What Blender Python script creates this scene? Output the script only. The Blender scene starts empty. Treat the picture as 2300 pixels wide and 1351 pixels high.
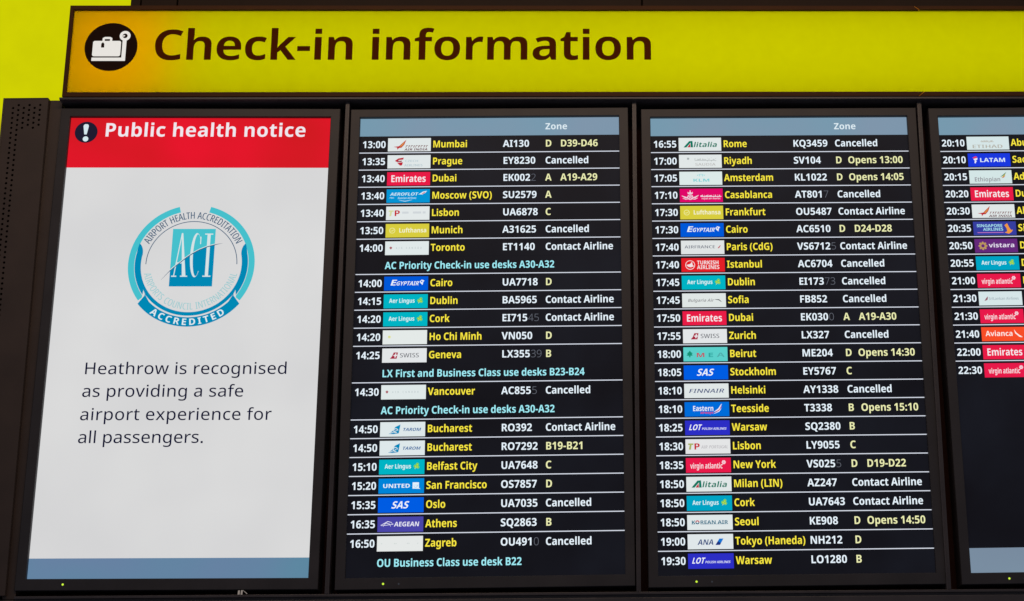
import bpy, bmesh, math, random
from mathutils import Vector, Matrix
from mathutils.geometry import tessellate_polygon

SC = bpy.context.scene
COL = SC.collection
Z0 = 2.80                     # height of the middle of the screens above the hall floor

# ------------------------------------------------------------------ camera
cam = bpy.data.cameras.new('camera')
cam.sensor_fit = 'HORIZONTAL'; cam.sensor_width = 36.0
cam.lens = 3863.106 / 2300 * 36.0
cam.shift_x = -294.032 / 2300; cam.shift_y = 21.418 / 2300
cam.clip_start = 0.1; cam.clip_end = 100
co = bpy.data.objects.new('camera', cam); COL.objects.link(co)
yaw, pitch, roll = math.radians(1.3304374), math.radians(16.79284696), math.radians(-0.42958575)
f = Vector((math.sin(yaw) * math.cos(pitch), math.cos(yaw) * math.cos(pitch), math.sin(pitch)))
r = Vector((math.cos(yaw), -math.sin(yaw), 0)); u = r.cross(f)
r, u = math.cos(roll) * r + math.sin(roll) * u, -math.sin(roll) * r + math.cos(roll) * u
loc = Vector((1.55814451, -6.18925978, -1.75540593)) * 0.68 + Vector((0, 0, Z0))
co.matrix_world = Matrix(((r.x, u.x, -f.x, loc.x), (r.y, u.y, -f.y, loc.y), (r.z, u.z, -f.z, loc.z), (0, 0, 0, 1)))
SC.camera = co

# ------------------------------------------------------------------ hall ambient, added fill light and exposure
w = bpy.data.worlds.new('World'); SC.world = w; w.use_nodes = True
bg = w.node_tree.nodes['Background']; bg.inputs[0].default_value = (0.82, 0.84, 1.0, 1); bg.inputs[1].default_value = 0.16
def fill_light(name, loc, target, sx, sy, power, rgb):
    d = bpy.data.lights.new(name, 'AREA'); d.shape = 'RECTANGLE'; d.size = sx; d.size_y = sy; d.energy = power; d.color = rgb
    o = bpy.data.objects.new(name, d); COL.objects.link(o); o.location = loc
    o.rotation_euler = (Vector(target) - Vector(loc)).to_track_quat('-Z', 'Y').to_euler()
fill_light('unseen_warm_fill', (0.9, -1.9, Z0 + 1.55), (0.9, 0, Z0 + 0.6), 3.0, 0.3, 27, (1.0, 0.72, 0.50))  # added out of view to warm and brighten the upper bezels
LAMP, WARM_FILL = 0.300, 0.045      # strip lamps inside the yellow sign; added warm fill at its left end
SC.view_settings.view_transform = 'Standard'; SC.view_settings.look = 'None'
SC.view_settings.exposure = 0; SC.view_settings.gamma = 1; SC.view_settings.use_curve_mapping = False
SC.cycles.use_denoising = True
SC.cycles.max_bounces = 8; SC.cycles.diffuse_bounces = 6; SC.cycles.transmission_bounces = 6

GLYPHS = {
'B': r""" 260
(341;40 274,40 398q,112 624q,187 714,311 714,243 621q,172 394q,172 275,172 158q,243 -66q,310 -158,187 -158,112 -71q,40 151q
)341;301 274,301 151q,229 -71q,154 -158,31 -158,98 -66q,169 158q,169 275,169 394q,98 621q,30 714,154 714,229 624q,301 398q
-322;29 206,29 330,293 330,293 206
.286;56 71,56 116q,105 155q,144 155,181 155q,230 115q,230 71,230 28q,181 -13q,144 -13,105 -13q,56 28q
0580;539 357,539 270q,513 135q,454 40q,358 -10q,290 -10,204 -10q,94 78q,41 242q,41 357,41 473q,89 637q,199 724q,290 724,375 724q,486 637q,539 473q;190 357,190 275q,208 166q,252 111q,290 111,328 111q,371 165q,390 275q,390 357,390 439q,371 548q,328 603q,290 603,252 603q,208 548q,190 439q
1580;417 0,266 0,266 413,266 431q,266 478q,268 530q,269 553,255 537q,232 515q,217 503,139 438,61 535,284 714,417 714
2580;536 0,37 0,37 105,217 286,271 342q,337 416q,367 478q,367 513,367 556q,314 598q,274 598,233 598q,160 561q,118 525,36 622,66 649q,137 696q,227 724q,287 724,358 724q,460 675q,516 588q,516 531,516 472q,471 374q,384 278q,321 219,229 131,229 126,536 126
3580;511 554,511 504q,471 433q,401 387q,357 376,357 373,443 363q,533 278q,533 204,533 144q,472 46q,345 -10q,245 -10,181 -10q,84 9q,39 29,39 157,85 134q,185 110q,228 110,310 110q,375 164q,375 211,375 244q,341 287q,265 309q,203 309,149 309,149 425,204 425,261 425q,331 450q,364 495q,364 525,364 563q,310 602q,264 602,229 602q,170 586q,124 562q,106 551,41 651,82 681q,196 724q,281 724,392 724q,511 631q
4580;563 148,474 148,474 0,327 0,327 148,19 148,19 262,332 716,474 716,474 265,563 265;327 407,327 424q,328 462q,330 498q,331 526q,332 534,327 534,318 513q,299 478q,287 460,152 265,327 265
5580;304 456,369 456q,471 403q,530 305q,530 234,530 156q,466 47q,341 -10q,249 -10,190 -10q,90 10q,53 29,53 156,90 137q,195 110q,240 110,283 110q,345 136q,378 188q,378 227,378 280q,308 338q,235 338,207 338q,148 327q,127 321,67 354,94 714,481 714,481 586,221 586,209 446,225 449q,269 456q
6580;43 303,43 365q,60 486q,105 593q,184 676q,308 724q,397 724,418 724q,475 719q,493 716,493 596,474 601q,426 606q,396 606,336 606q,254 573q,206 512q,184 430q,181 381,187 381,201 405q,241 442q,300 464q,340 464,402 464q,493 411q,543 310q,543 238,543 161q,484 49q,376 -10q,301 -10,246 -10q,153 27q,82 105q,43 223q;298 110,342 110q,397 171q,397 236,397 288q,350 348q,301 348,267 348q,219 318q,192 273q,192 249,192 224q,205 175q,231 135q,271 110q
7580;116 0,381 587,40 587,40 714,541 714,541 619,274 0
8580;291 724,392 724q,519 637q,519 551,519 508q,485 444q,427 395q,391 377,429 357q,497 305q,541 236q,541 188,541 130q,484 40q,373 -10q,291 -10,206 -10q,95 38q,40 126q,40 186,40 235q,76 305q,139 354q,177 373,145 393q,93 444q,61 510q,61 552,61 609q,121 685q,225 724q;179 190,179 151q,235 101q,289 101,345 101q,401 149q,401 189,401 216q,371 259q,323 292q,297 303,282 310,251 296q,205 261q,179 218q;290 613,253 613q,203 575q,203 540,203 516q,226 479q,267 451q,291 440,313 450q,353 477q,377 514q,377 540,377 575q,327 613q
9580;539 404,539 316q,503 165q,421 53q,284 -10q,184 -10,163 -10q,107 -7q,88 -3,88 118,108 113q,153 108q,178 108,242 108q,326 142q,376 203q,398 286q,400 333,394 333,380 309q,340 272q,281 250q,239 250,179 250q,88 303q,39 404q,39 476,39 554q,98 665q,207 724q,282 724,335 724q,429 686q,499 608q,539 487q;284 603,239 603q,185 542q,185 478,185 426q,233 365q,282 365,314 365q,362 395q,389 441q,389 465,389 490q,377 539q,351 579q,311 603q
:280;54 70,54 116q,105 153q,141 153,175 153q,225 116q,225 70,225 26q,175 -13q,141 -13,105 -13q,54 26q;54 473,54 519q,105 556q,141 556,175 556q,225 519q,225 473,225 429q,175 390q,141 390,105 390q,54 429q
A690;527 0,471 170,218 170,162 0,0 0,252 717,436 717,690 0;385 454,381 468q,365 527q,349 590q,344 609,340 587q,325 528q,311 473q,306 454,254 296,437 296
B664;316 714,462 714q,596 627q,596 536,596 491q,563 426q,508 386q,474 379,474 374,510 367q,574 331q,614 263q,614 207,614 142q,551 49q,433 0q,352 0,85 0,85 714;324 428,390 428q,441 475q,441 516,441 557q,381 596q,316 596,236 596,236 428;236 314,236 119,335 119,404 119q,458 175q,458 219,458 246q,434 289q,378 314q,330 314
C642;398 599,355 599q,285 565q,236 502q,211 412q,211 355,211 280q,253 172q,339 115q,404 115,451 115q,538 137q,581 153,581 25,537 7q,444 -10q,387 -10,274 -10q,126 81q,55 247q,55 356,55 437q,100 572q,188 670q,316 724q,400 724,453 724q,562 701q,611 677,561 557,525 574q,445 599q
D732;677 369,677 246q,586 82q,419 0q,303 0,85 0,85 714,321 714,433 714q,592 635q,677 481q;521 363,521 441q,474 542q,384 591q,317 591,236 591,236 125,301 125,413 125q,521 243q
E552;499 0,85 0,85 714,499 714,499 590,236 590,236 433,482 433,482 309,236 309,236 125,499 125
F531;234 0,85 0,85 714,498 714,498 590,234 590,234 406,479 406,479 282,234 282
G735;382 401,665 401,665 31,608 12q,476 -10q,399 -10,293 -10q,139 74q,55 238q,55 358,55 470q,142 634q,308 724q,428 724,492 724q,607 700q,652 680,602 559,564 578q,475 599q,427 599,354 599q,258 536q,211 426q,211 355,211 281q,256 173q,347 116q,417 116,446 116q,502 123q,521 127,521 281,382 281
H756;670 0,519 0,519 308,236 308,236 0,85 0,85 714,236 714,236 434,519 434,519 714,670 714
I398;361 0,36 0,36 86,123 114,123 600,36 628,36 714,361 714,361 628,274 600,274 114,361 86
J319;11 -210,-19 -210q,-62 -204q,-79 -199,-79 -79,-63 -83q,-27 -89q,-7 -89,24 -89q,65 -65q,86 -10q,86 33,86 714,237 714,237 46,237 -46q,179 -159q,78 -210q
K659;659 0,487 0,300 301,236 255,236 0,85 0,85 714,236 714,236 387,256 414q,300 470q,322 496,489 714,657 714,408 398
L558;85 0,85 714,236 714,236 125,526 125,526 0
M942;398 0,215 560,211 560,213 540q,217 475q,220 398q,220 361,220 0,85 0,85 714,291 714,469 175,473 175,652 714,857 714,857 0,716 0,716 365,716 399q,718 473q,722 539q,723 559,719 559,536 0
N803;718 0,526 0,215 540,211 540,213 517q,217 453q,220 385q,220 354,220 0,85 0,85 714,276 714,586 179,590 179,589 199q,585 262q,583 331q,583 358,583 714,718 714
O790;735 358,735 275q,694 140q,610 42q,483 -10q,395 -10,308 -10q,179 42q,96 140q,55 275q,55 359,55 470q,128 634q,279 725q,396 725,512 725q,662 634q,735 469q;214 358,214 283q,251 175q,332 117q,395 117,460 117q,539 175q,576 283q,576 358,576 471q,492 600q,396 600,332 600q,251 541q,214 433q
P621;308 714,446 714q,578 599q,578 494,578 447q,550 361q,485 293q,379 254q,301 254,236 254,236 0,85 0,85 714;303 591,236 591,236 378,288 378,331 378q,393 400q,426 449q,426 489,426 538q,367 591q
Q790;735 358,735 279q,696 145q,619 49q,558 22,731 -170,537 -170,410 -10,406 -10q,398 -10q,395 -10,308 -10q,179 42q,96 140q,55 275q,55 359,55 470q,128 634q,279 725q,396 725,512 725q,662 634q,735 469q;214 358,214 283q,251 175q,332 117q,395 117,460 117q,539 175q,576 283q,576 358,576 471q,492 600q,396 600,332 600q,251 541q,214 433q
R654;304 714,398 714q,521 667q,582 575q,582 506,582 458q,548 384q,489 332q,452 315,655 0,483 0,323 274,236 274,236 0,85 0,85 714;300 596,236 596,236 391,301 391,363 391q,429 442q,429 499,429 532q,402 575q,345 596q
S565;527 206,527 146q,466 48q,347 -10q,257 -10,212 -10q,139 -1q,76 17q,47 30,47 167,96 143q,209 114q,261 114,300 114q,351 134q,376 170q,376 193,376 219q,349 254q,286 287q,231 309,175 333q,95 388q,54 468q,54 526,54 590q,117 678q,231 724q,306 724,371 724q,477 697q,520 678,473 558,431 577q,343 601q,301 601,268 601q,224 583q,203 551q,203 531,203 506q,231 471q,295 437q,350 414,406 391q,485 337q,527 262q
T577;364 0,213 0,213 589,19 589,19 714,557 714,557 589,364 589
U746;666 271,666 187q,601 61q,470 -10q,370 -10,228 -10q,80 139q,80 269,80 714,231 714,231 277,231 196q,303 117q,374 117,424 117q,487 154q,516 226q,516 278,516 714,666 714
V655;655 714,413 0,242 0,0 714,166 714,290 312,297 289q,312 229q,325 171q,328 149,331 171q,343 229q,357 288q,365 312,489 714
W994;980 714,798 0,627 0,529 376,526 390q,516 433q,505 481q,498 523q,496 537,495 523q,487 481q,477 433q,467 389q,463 375,367 0,196 0,14 714,162 714,253 324,258 307q,268 259q,278 209q,286 161q,289 143,292 169q,303 232q,316 297q,330 356q,335 378,424 714,568 714,658 376,664 354q,677 295q,691 229q,702 167q,705 143,708 168q,720 234q,734 300q,740 324,832 714
X666;663 0,490 0,330 259,170 0,3 0,240 368,17 714,184 714,332 469,478 714,646 714,422 360
Y624;312 413,461 714,624 714,387 278,387 0,236 0,236 273,0 714,164 714
Z595;564 0,33 0,33 98,370 589,42 589,42 714,555 714,555 616,219 125,564 125
a597;316 556,418 556q,526 459q,526 364,526 0,422 0,394 74,390 74,367 45q,318 7q,254 -10q,209 -10,161 -10q,84 27q,40 103q,40 161,40 246q,164 332q,287 337,379 340,379 358,379 407q,334 447q,294 447,257 447q,179 423q,141 406,97 507,140 530q,251 556q;320 251,249 248q,192 205q,192 167,192 132q,232 99q,264 99,313 99q,379 155q,379 208,379 253
b631;222 583,222 552q,219 496q,216 475,222 475,244 509q,318 556q,377 556,469 556q,583 412q,583 274,583 181q,531 54q,436 -10q,374 -10,314 -10q,244 33q,222 60,212 60,187 0,74 0,74 760,222 760;330 437,291 437q,243 405q,222 339q,222 287,222 269,222 191q,270 111q,332 111,382 111q,432 195q,432 275,432 356q,382 437q
c515;311 -10,232 -10q,113 49q,47 174q,47 270,47 370q,119 496q,243 556q,322 556,369 556q,454 536q,486 519,442 406,412 419q,351 436q,321 436,282 436q,227 400q,199 327q,199 271,199 217q,228 145q,281 111q,320 111,362 111q,438 133q,471 152,471 31,440 12q,363 -10q
d631;253 -10,162 -10q,47 133q,47 272,47 413q,164 556q,258 556,297 556q,354 535q,397 498q,411 476,416 476,414 494q,409 558q,409 585,409 760,558 760,558 0,444 0,414 71,409 71,394 48q,352 12q,293 -10q;305 109,367 109q,418 181q,418 255,418 271,418 350q,369 435q,303 435,254 435q,198 350q,198 270,198 190q,254 109q
e596;306 556,382 556q,491 498q,550 388q,550 308,550 236,198 236,200 173q,273 101q,340 101,391 101q,475 120q,519 141,519 29,479 9q,390 -10q,325 -10,244 -10q,119 50q,47 175q,47 269,47 364q,112 492q,229 556q;309 450,263 450q,207 392q,201 335,410 335,410 369q,388 420q,343 450q
f385;374 434,249 434,249 0,101 0,101 434,19 434,19 506,103 546,103 564,103 670q,193 765q,285 765,324 765q,387 753q,417 742,383 641,369 645q,331 653q,310 653,279 653q,249 613q,249 569,249 546,374 546
g631;256 556,312 556q,389 513q,414 477,419 477,432 546,558 546,558 -4,558 -81q,499 -186q,378 -240q,285 -240,222 -240q,122 -225q,79 -207,79 -80,124 -101q,219 -122q,281 -122,343 -122q,410 -64q,410 -12,410 3,410 15q,412 55q,414 70,409 70,386 34q,311 -10q,255 -10,160 -10q,47 136q,47 272,47 407q,161 556q;303 439,270 439q,222 400q,199 325q,199 270,199 187q,252 107q,306 107,336 107q,379 124q,406 160q,419 214q,419 252,419 274,419 329q,396 402q,346 439q
h649;222 605,222 561q,218 495q,216 476,223 476,241 504q,289 539q,348 556q,382 556,441 556q,528 514q,578 426q,578 355,578 0,429 0,429 319,429 378q,386 437q,341 437,296 437q,244 395q,222 315q,222 257,222 0,74 0,74 760,222 760
i297;223 546,223 0,74 0,74 546;149 760,182 760q,230 729q,230 687,230 647q,182 614q,149 614,116 614q,69 647q,69 687,69 729q,116 760q
j297;40 -240,16 -240q,-35 -233q,-53 -228,-53 -111,-37 -115q,-8 -121q,9 -121,36 -121q,74 -87q,74 -37,74 546,222 546,222 -59,222 -109q,186 -191q,106 -240q;68 687,68 729q,115 760q,149 760,181 760q,230 729q,230 687,230 647q,181 614q,149 614,115 614q,68 647q
k607;222 421,222 394q,218 324q,214 297,218 297,226 307q,247 337q,270 369q,279 380,423 546,590 546,388 313,604 0,432 0,284 219,222 170,222 0,74 0,74 760,222 760
l296;222 0,74 0,74 760,222 760
m973;713 556,806 556q,902 461q,902 355,902 0,754 0,754 319,754 382q,712 437q,670 437,611 437q,562 353q,562 274,562 0,414 0,414 319,414 360q,396 412q,359 437q,331 437,289 437q,242 395q,222 315q,222 257,222 0,74 0,74 546,188 546,210 476,215 476,230 501q,278 537q,340 556q,377 556,439 556q,519 514q,542 474,547 474,574 514q,661 556q
n649;384 556,474 556q,578 461q,578 355,578 0,429 0,429 319,429 378q,387 437q,341 437,272 437q,222 344q,222 257,222 0,74 0,74 546,188 546,208 473,215 473,233 500q,283 537q,347 556q
o624;576 274,576 206q,539 100q,470 28q,372 -10q,310 -10,253 -10q,157 28q,87 100q,47 206q,47 274,47 365q,111 490q,231 556q,313 556,391 556q,509 490q,576 365q;199 274,199 221q,222 144q,272 104q,312 104,352 104q,402 144q,425 221q,425 274,425 328q,401 403q,352 442q,311 442,252 442q,199 355q
p631;378 556,472 556q,583 413q,583 274,583 182q,530 54q,435 -10q,374 -10,334 -10q,276 11q,236 42q,222 60,216 60,218 42q,222 -6q,222 -31,222 -240,74 -240,74 546,195 546,215 475,222 475,237 497q,279 534q,338 556q;329 437,290 437q,244 405q,223 340q,222 291,222 275,222 222q,242 149q,289 111q,330 111,364 111q,410 149q,432 222q,432 276,432 357q,380 437q
q631;409 -11,409 8q,412 52q,415 71,409 71,388 37q,314 -10q,254 -10,162 -10q,47 133q,47 272,47 365q,100 491q,195 556q,257 556,317 556q,391 510q,414 476,418 476,432 546,558 546,558 -240,409 -240;306 107,347 107q,396 139q,418 204q,418 253,418 274,418 354q,370 439q,304 439,251 439q,199 350q,199 270,199 188q,252 107q
r446;373 556,389 556q,423 552q,433 550,419 411,407 413q,378 417q,357 417,333 417q,286 402q,246 370q,222 317q,222 278,222 0,74 0,74 546,187 546,209 454,216 454,231 482q,279 529q,340 556q
s501;459 161,459 109q,410 32q,310 -10q,234 -10,176 -10q,88 5q,47 22,47 145,91 124q,192 101q,230 101,276 101q,318 127q,318 150,318 165q,298 189q,244 215q,195 235,146 254q,80 297q,46 357q,46 402,46 477q,165 556q,263 556,315 556q,407 534q,452 514,409 412,371 429q,291 451q,261 451,225 451q,187 429q,187 410,187 395q,208 373q,261 349q,309 330,359 311q,425 268q,459 207q
t419;307 108,330 108q,373 118q,392 124,392 15,368 4q,305 -10q,264 -10,215 -10q,138 22q,93 100q,93 171,93 434,22 434,22 497,104 547,147 662,242 662,242 546,385 546,385 434,242 434,242 180,242 144q,277 108q
u649;575 546,575 0,460 0,441 70,433 70,416 42q,362 6q,299 -10q,265 -10,206 -10q,119 32q,71 120q,71 190,71 546,220 546,220 226,220 168q,262 109q,308 109,353 109q,405 150q,426 231q,426 289,426 546
v568;208 0,0 546,156 546,258 224,262 213q,272 179q,280 145q,281 132,284 132,286 145q,294 178q,305 211q,308 223,413 546,568 546,360 0
w859;462 267,455 293q,442 354q,432 408q,430 423,426 423,424 408q,414 353q,401 291q,393 263,320 0,161 0,12 546,160 546,217 304,223 278q,234 216q,244 155q,246 131,249 131,251 148q,259 193q,268 240q,277 280q,280 291,349 546,512 546,578 289,583 268q,596 212q,607 154q,609 131,613 131,615 154q,624 216q,636 279q,642 304,702 546,847 546,696 0,534 0
x588;195 279,19 546,188 546,294 372,401 546,570 546,392 279,578 0,409 0,294 187,179 0,10 0
y569;0 546,157 546,260 234,265 219q,274 186q,282 154q,284 138,288 138,291 160q,306 211q,314 234,415 546,569 546,345 -51,322 -111q,262 -196q,174 -240q,110 -240,85 -240q,47 -235q,34 -232,34 -115,45 -117q,76 -121q,93 -121,124 -121q,166 -96q,194 -54q,204 -28,217 4
z492;461 0,30 0,30 88,284 432,45 432,45 546,452 546,452 449,206 114,461 114""",
'L': r""" 260
.246;78 40,78 66q,102 91q,123 91,145 91q,169 66q,169 40,169 14q,145 -11q,123 -11,102 -11q,78 14q
0571;516 359,516 270q,489 133q,433 39q,345 -10q,285 -10,210 -10q,107 74q,55 239q,55 359,55 469q,100 634q,202 725q,285 725,368 725q,469 635q,516 471q;115 359,115 252q,151 112q,226 42q,285 42,346 42q,420 111q,455 252q,455 359,455 459q,423 599q,350 673q,285 673,222 673q,148 597q,115 457q
1571;339 0,280 0,280 528,280 557q,281 599q,282 634q,283 650,269 637q,244 616q,225 601,127 526,95 568,289 714,339 714
2571;507 0,53 0,53 50,257 261,308 314q,378 398q,415 482q,415 534,415 600q,337 672q,272 672,224 672q,140 637q,99 605,67 647,96 671q,162 706q,235 724q,272 724,334 724q,426 678q,476 593q,476 536,476 478q,434 382q,358 290q,306 238,130 58,130 55,507 55
3571;483 549,483 501q,445 429q,377 384q,333 376,333 372,417 362q,505 274q,505 199,505 138q,448 43q,332 -10q,244 -10,186 -10q,87 10q,46 30,46 88,88 67q,193 42q,244 42,346 42q,442 127q,442 200,442 252q,390 315q,295 344q,230 344,155 344,155 396,231 396,287 396q,372 431q,421 497q,421 546,421 608q,341 672q,273 672,235 672q,170 657q,112 628q,82 608,52 650,92 682q,203 724q,272 724,374 724q,483 629q
4571;556 176,438 176,438 0,380 0,380 176,23 176,23 226,375 718,438 718,438 231,556 231;380 492,380 521q,380 565q,381 601q,382 635q,383 652,380 652,368 629q,344 589q,327 567,86 231,380 231
5571;275 433,347 433q,453 383q,510 290q,510 223,510 151q,447 46q,330 -10q,250 -10,194 -10q,101 12q,68 30,68 89,103 68q,200 42q,251 42,311 42q,399 82q,449 161q,449 218,449 295q,355 381q,259 381,223 381q,150 370q,121 362,88 384,116 714,464 714,464 659,168 659,147 418,168 422q,232 433q
6571;61 304,61 380q,83 508q,131 612q,205 686q,308 725q,375 725,400 725q,450 720q,468 714,468 661,450 667q,402 674q,376 674,312 674q,217 629q,155 545q,123 423q,120 345,125 345,139 370q,188 416q,262 443q,312 443,375 443q,468 391q,520 295q,520 228,520 156q,466 49q,368 -10q,298 -10,242 -10q,154 35q,92 119q,61 234q;298 42,374 42q,460 137q,460 228,460 305q,381 394q,302 394,248 394q,168 350q,124 285q,124 252,124 220q,142 148q,183 83q,250 42q
7571;157 0,452 659,50 659,50 714,517 714,517 669,224 0
8571;284 724,376 724q,490 637q,490 557,490 513q,452 449q,384 399q,341 380,392 359q,470 306q,513 234q,513 183,513 123q,455 37q,351 -10q,284 -10,213 -10q,111 36q,56 121q,56 179,56 231q,99 305q,175 358q,221 377,182 395q,117 444q,79 510q,79 556,79 609q,132 684q,225 724q;115 178,115 116q,203 40q,283 40,362 40q,454 115q,454 183,454 222q,417 280q,346 325q,296 343,275 351,227 333q,155 287q,115 223q;284 674,220 674q,138 612q,138 554,138 515q,177 460q,244 421q,288 404,332 422q,395 463q,430 518q,430 555,430 614q,351 674q
9571;511 411,511 317q,476 162q,400 50q,280 -11q,196 -11,172 -11q,116 -5q,98 0,98 54,116 48q,169 40q,195 40,260 40q,354 85q,417 169q,449 292q,451 370,447 370,433 345q,382 299q,308 271q,258 271,195 271q,102 323q,52 419q,52 487,52 559q,106 666q,205 724q,274 724,331 724q,419 679q,480 596q,511 481q;274 672,199 672q,112 577q,112 487,112 410q,190 320q,269 320,324 320q,404 364q,448 430q,448 463,448 494q,430 566q,389 631q,322 672q
A611;547 0,453 244,158 244,63 0,0 0,280 717,336 717,611 0;340 552,336 561q,324 596q,312 635q,307 650,302 632q,291 596q,279 564q,275 551,178 299,433 299
C624;404 669,339 669q,235 625q,164 543q,126 428q,126 358,126 264q,186 122q,306 45q,395 45,447 45q,533 61q,572 73,572 20,535 6q,447 -10q,388 -10,280 -10q,135 81q,62 247q,62 359,62 439q,107 572q,195 670q,323 724q,404 724,457 724q,552 704q,593 684,569 631,531 650q,449 669q
E553;492 0,100 0,100 714,492 714,492 659,161 659,161 402,473 402,473 348,161 348,161 55,492 55
H725;625 0,564 0,564 347,161 347,161 0,100 0,100 714,161 714,161 401,564 401,564 714,625 714
I314;264 0,49 0,49 38,126 49,126 664,49 676,49 714,264 714,264 676,187 664,187 49,264 38
K592;592 0,518 0,248 367,161 284,161 0,100 0,100 714,161 714,161 345,182 369q,228 419q,251 443,508 714,583 714,293 409
L516;100 0,100 714,161 714,161 55,493 55,493 0
O769;706 358,706 276q,666 141q,585 43q,464 -10q,384 -10,303 -10q,182 43q,101 141q,62 277q,62 359,62 468q,135 633q,280 725q,387 725,491 725q,633 636q,706 471q;126 358,126 264q,182 123q,297 44q,385 44,473 44q,587 122q,642 263q,642 358,642 506q,515 670q,387 670,299 670q,183 593q,126 453q
S546;496 186,496 122q,433 35q,320 -10q,248 -10,206 -10q,134 -2q,77 13q,53 22,53 82,91 67q,193 44q,251 44,306 44q,389 75q,435 137q,435 182,435 224q,396 278q,316 319q,253 340,193 361q,107 411q,62 486q,62 543,62 601q,121 682q,224 724q,289 724,343 724q,437 704q,479 685,458 633,417 650q,331 669q,287 669,239 669q,165 641q,124 585q,124 543,124 499q,163 444q,239 406q,293 387,357 365q,448 316q,496 243q
T533;297 0,236 0,236 659,6 659,6 714,526 714,526 659,297 659
U722;630 252,630 171q,567 54q,446 -10q,359 -10,230 -10q,92 130q,92 254,92 714,153 714,153 253,153 151q,260 44q,362 44,430 44q,522 93q,569 184q,569 248,569 714,630 714
V583;583 714,322 0,261 0,0 714,64 714,250 205,259 181q,274 134q,287 92q,292 72,297 92q,309 133q,325 180q,334 206,519 714
X551;550 0,480 0,275 328,67 0,1 0,240 371,20 714,89 714,277 414,467 714,533 714,312 372
a538;277 541,368 541q,457 454q,457 358,457 0,411 0,400 88,397 88,378 59q,329 14q,261 -10q,212 -10,162 -10q,87 24q,47 91q,47 140,47 220q,176 303q,301 308,398 313,398 350,398 427q,335 491q,274 491,233 491q,158 469q,120 451,101 499,139 517q,229 541q;308 264,207 260q,110 199q,110 139,110 91q,170 40q,223 40,305 40q,397 133q,397 217,397 268
c476;301 -10,224 -10q,114 54q,57 176q,57 263,57 354q,121 479q,236 542q,312 542,351 542q,419 528q,445 516,428 464,401 476q,339 489q,311 489,249 489q,163 435q,119 334q,119 264,119 198q,158 98q,238 43q,300 43,341 43q,410 59q,438 72,438 18,412 5q,345 -10q
d601;279 -10,172 -10q,57 128q,57 261,57 399q,177 542q,283 542,327 542q,394 516q,440 471q,454 443,458 443,457 466q,454 522q,454 545,454 760,514 760,514 0,465 0,457 90,454 90,440 63q,393 17q,326 -10q;286 41,378 41q,454 151q,454 256,454 266,454 375q,378 491q,289 491,206 491q,119 371q,119 260,119 153q,202 41q
e553;290 542,358 542q,451 480q,498 370q,498 298,498 258,119 258,120 153q,217 42q,308 42,357 42q,432 59q,475 79,475 24,436 7q,357 -10q,305 -10,226 -10q,115 56q,57 178q,57 262,57 344q,112 470q,216 542q;289 492,217 492q,128 396q,121 307,435 307,435 362q,404 445q,339 492q
f312;299 484,171 484,171 0,111 0,111 484,13 484,13 516,111 534,111 585,111 677q,192 765q,271 765,300 765q,346 756q,365 750,351 700,334 706q,292 714q,272 714,219 714q,171 653q,171 585,171 532,299 532
g601;282 542,344 542q,426 495q,452 452,456 452,465 532,513 532,513 -16,513 -86q,465 -187q,363 -240q,282 -240,223 -240q,130 -221q,92 -205,92 -147,130 -165q,228 -189q,285 -189,371 -189q,453 -97q,453 -20,453 10,453 30q,455 74q,456 92,453 92,429 41q,340 -10q,276 -10,173 -10q,57 131q,57 262,57 391q,173 542q;288 490,232 490q,157 437q,119 334q,119 261,119 154q,204 41q,283 41,332 41q,397 71q,437 126q,454 201q,454 246,454 279,454 348q,421 442q,349 490q
h598;147 519,147 498q,145 460q,144 442,148 442,162 472q,212 516q,283 542q,327 542,388 542q,472 501q,515 415q,515 348,515 0,456 0,456 344,456 419q,387 490q,321 490,262 490q,185 445q,147 355q,147 288,147 0,87 0,87 760,147 760
i235;147 532,147 0,87 0,87 532;118 730,137 730q,158 706q,158 685,158 664q,137 640q,118 640,99 640q,78 664q,78 685,78 706q,99 730q
l235;148 0,88 0,88 760,148 760
n598;328 542,419 542q,515 449q,515 348,515 0,456 0,456 344,456 419q,387 490q,321 490,233 490q,147 389q,147 289,147 0,87 0,87 532,136 532,145 442,148 442,164 472q,214 517q,284 542q
o591;535 267,535 204q,503 102q,442 29q,352 -10q,294 -10,239 -10q,152 29q,90 102q,57 203q,57 267,57 353q,115 476q,223 542q,299 542,375 542q,480 474q,535 350q;119 267,119 199q,157 97q,235 41q,295 41,357 41q,435 98q,473 200q,473 267,473 333q,436 433q,360 490q,297 490,208 490q,119 372q
p601;328 542,430 542q,545 405q,545 269,545 179q,491 54q,392 -10q,323 -10,277 -10q,207 17q,162 62q,148 90,144 90,146 65q,148 7q,148 -18,148 -236,88 -236,88 532,137 532,145 436,148 436,162 464q,209 513q,279 542q;319 490,261 490q,185 441q,148 346q,148 277,148 266,148 191q,184 92q,258 41q,316 41,370 41q,444 97q,483 199q,483 270,483 376q,401 490q
r396;309 541,328 541q,365 537q,380 533,372 478,356 482q,324 486q,306 486,270 486q,212 458q,170 407q,148 336q,148 291,148 0,88 0,88 532,138 532,144 433,148 433,161 463q,207 512q,270 541q
s470;424 142,424 93q,375 26q,283 -10q,217 -10,161 -10q,76 9q,46 24,46 81,82 64q,171 40q,218 40,296 40q,365 93q,365 137,365 166q,333 205q,269 235q,220 252,171 269q,96 304q,53 359q,53 405,53 471q,158 542q,246 542,294 542q,377 524q,412 509,390 459,359 473q,282 492q,242 492,180 492q,112 448q,112 408,112 378q,144 341q,209 314q,255 298,303 281q,379 244q,424 188q
t342;241 41,263 41q,303 48q,317 53,317 5,302 -1q,257 -10q,232 -10,189 -10q,126 22q,92 92q,92 149,92 484,13 484,13 517,92 537,114 659,152 659,152 532,314 532,314 484,152 484,152 151,152 97q,195 41q
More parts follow.
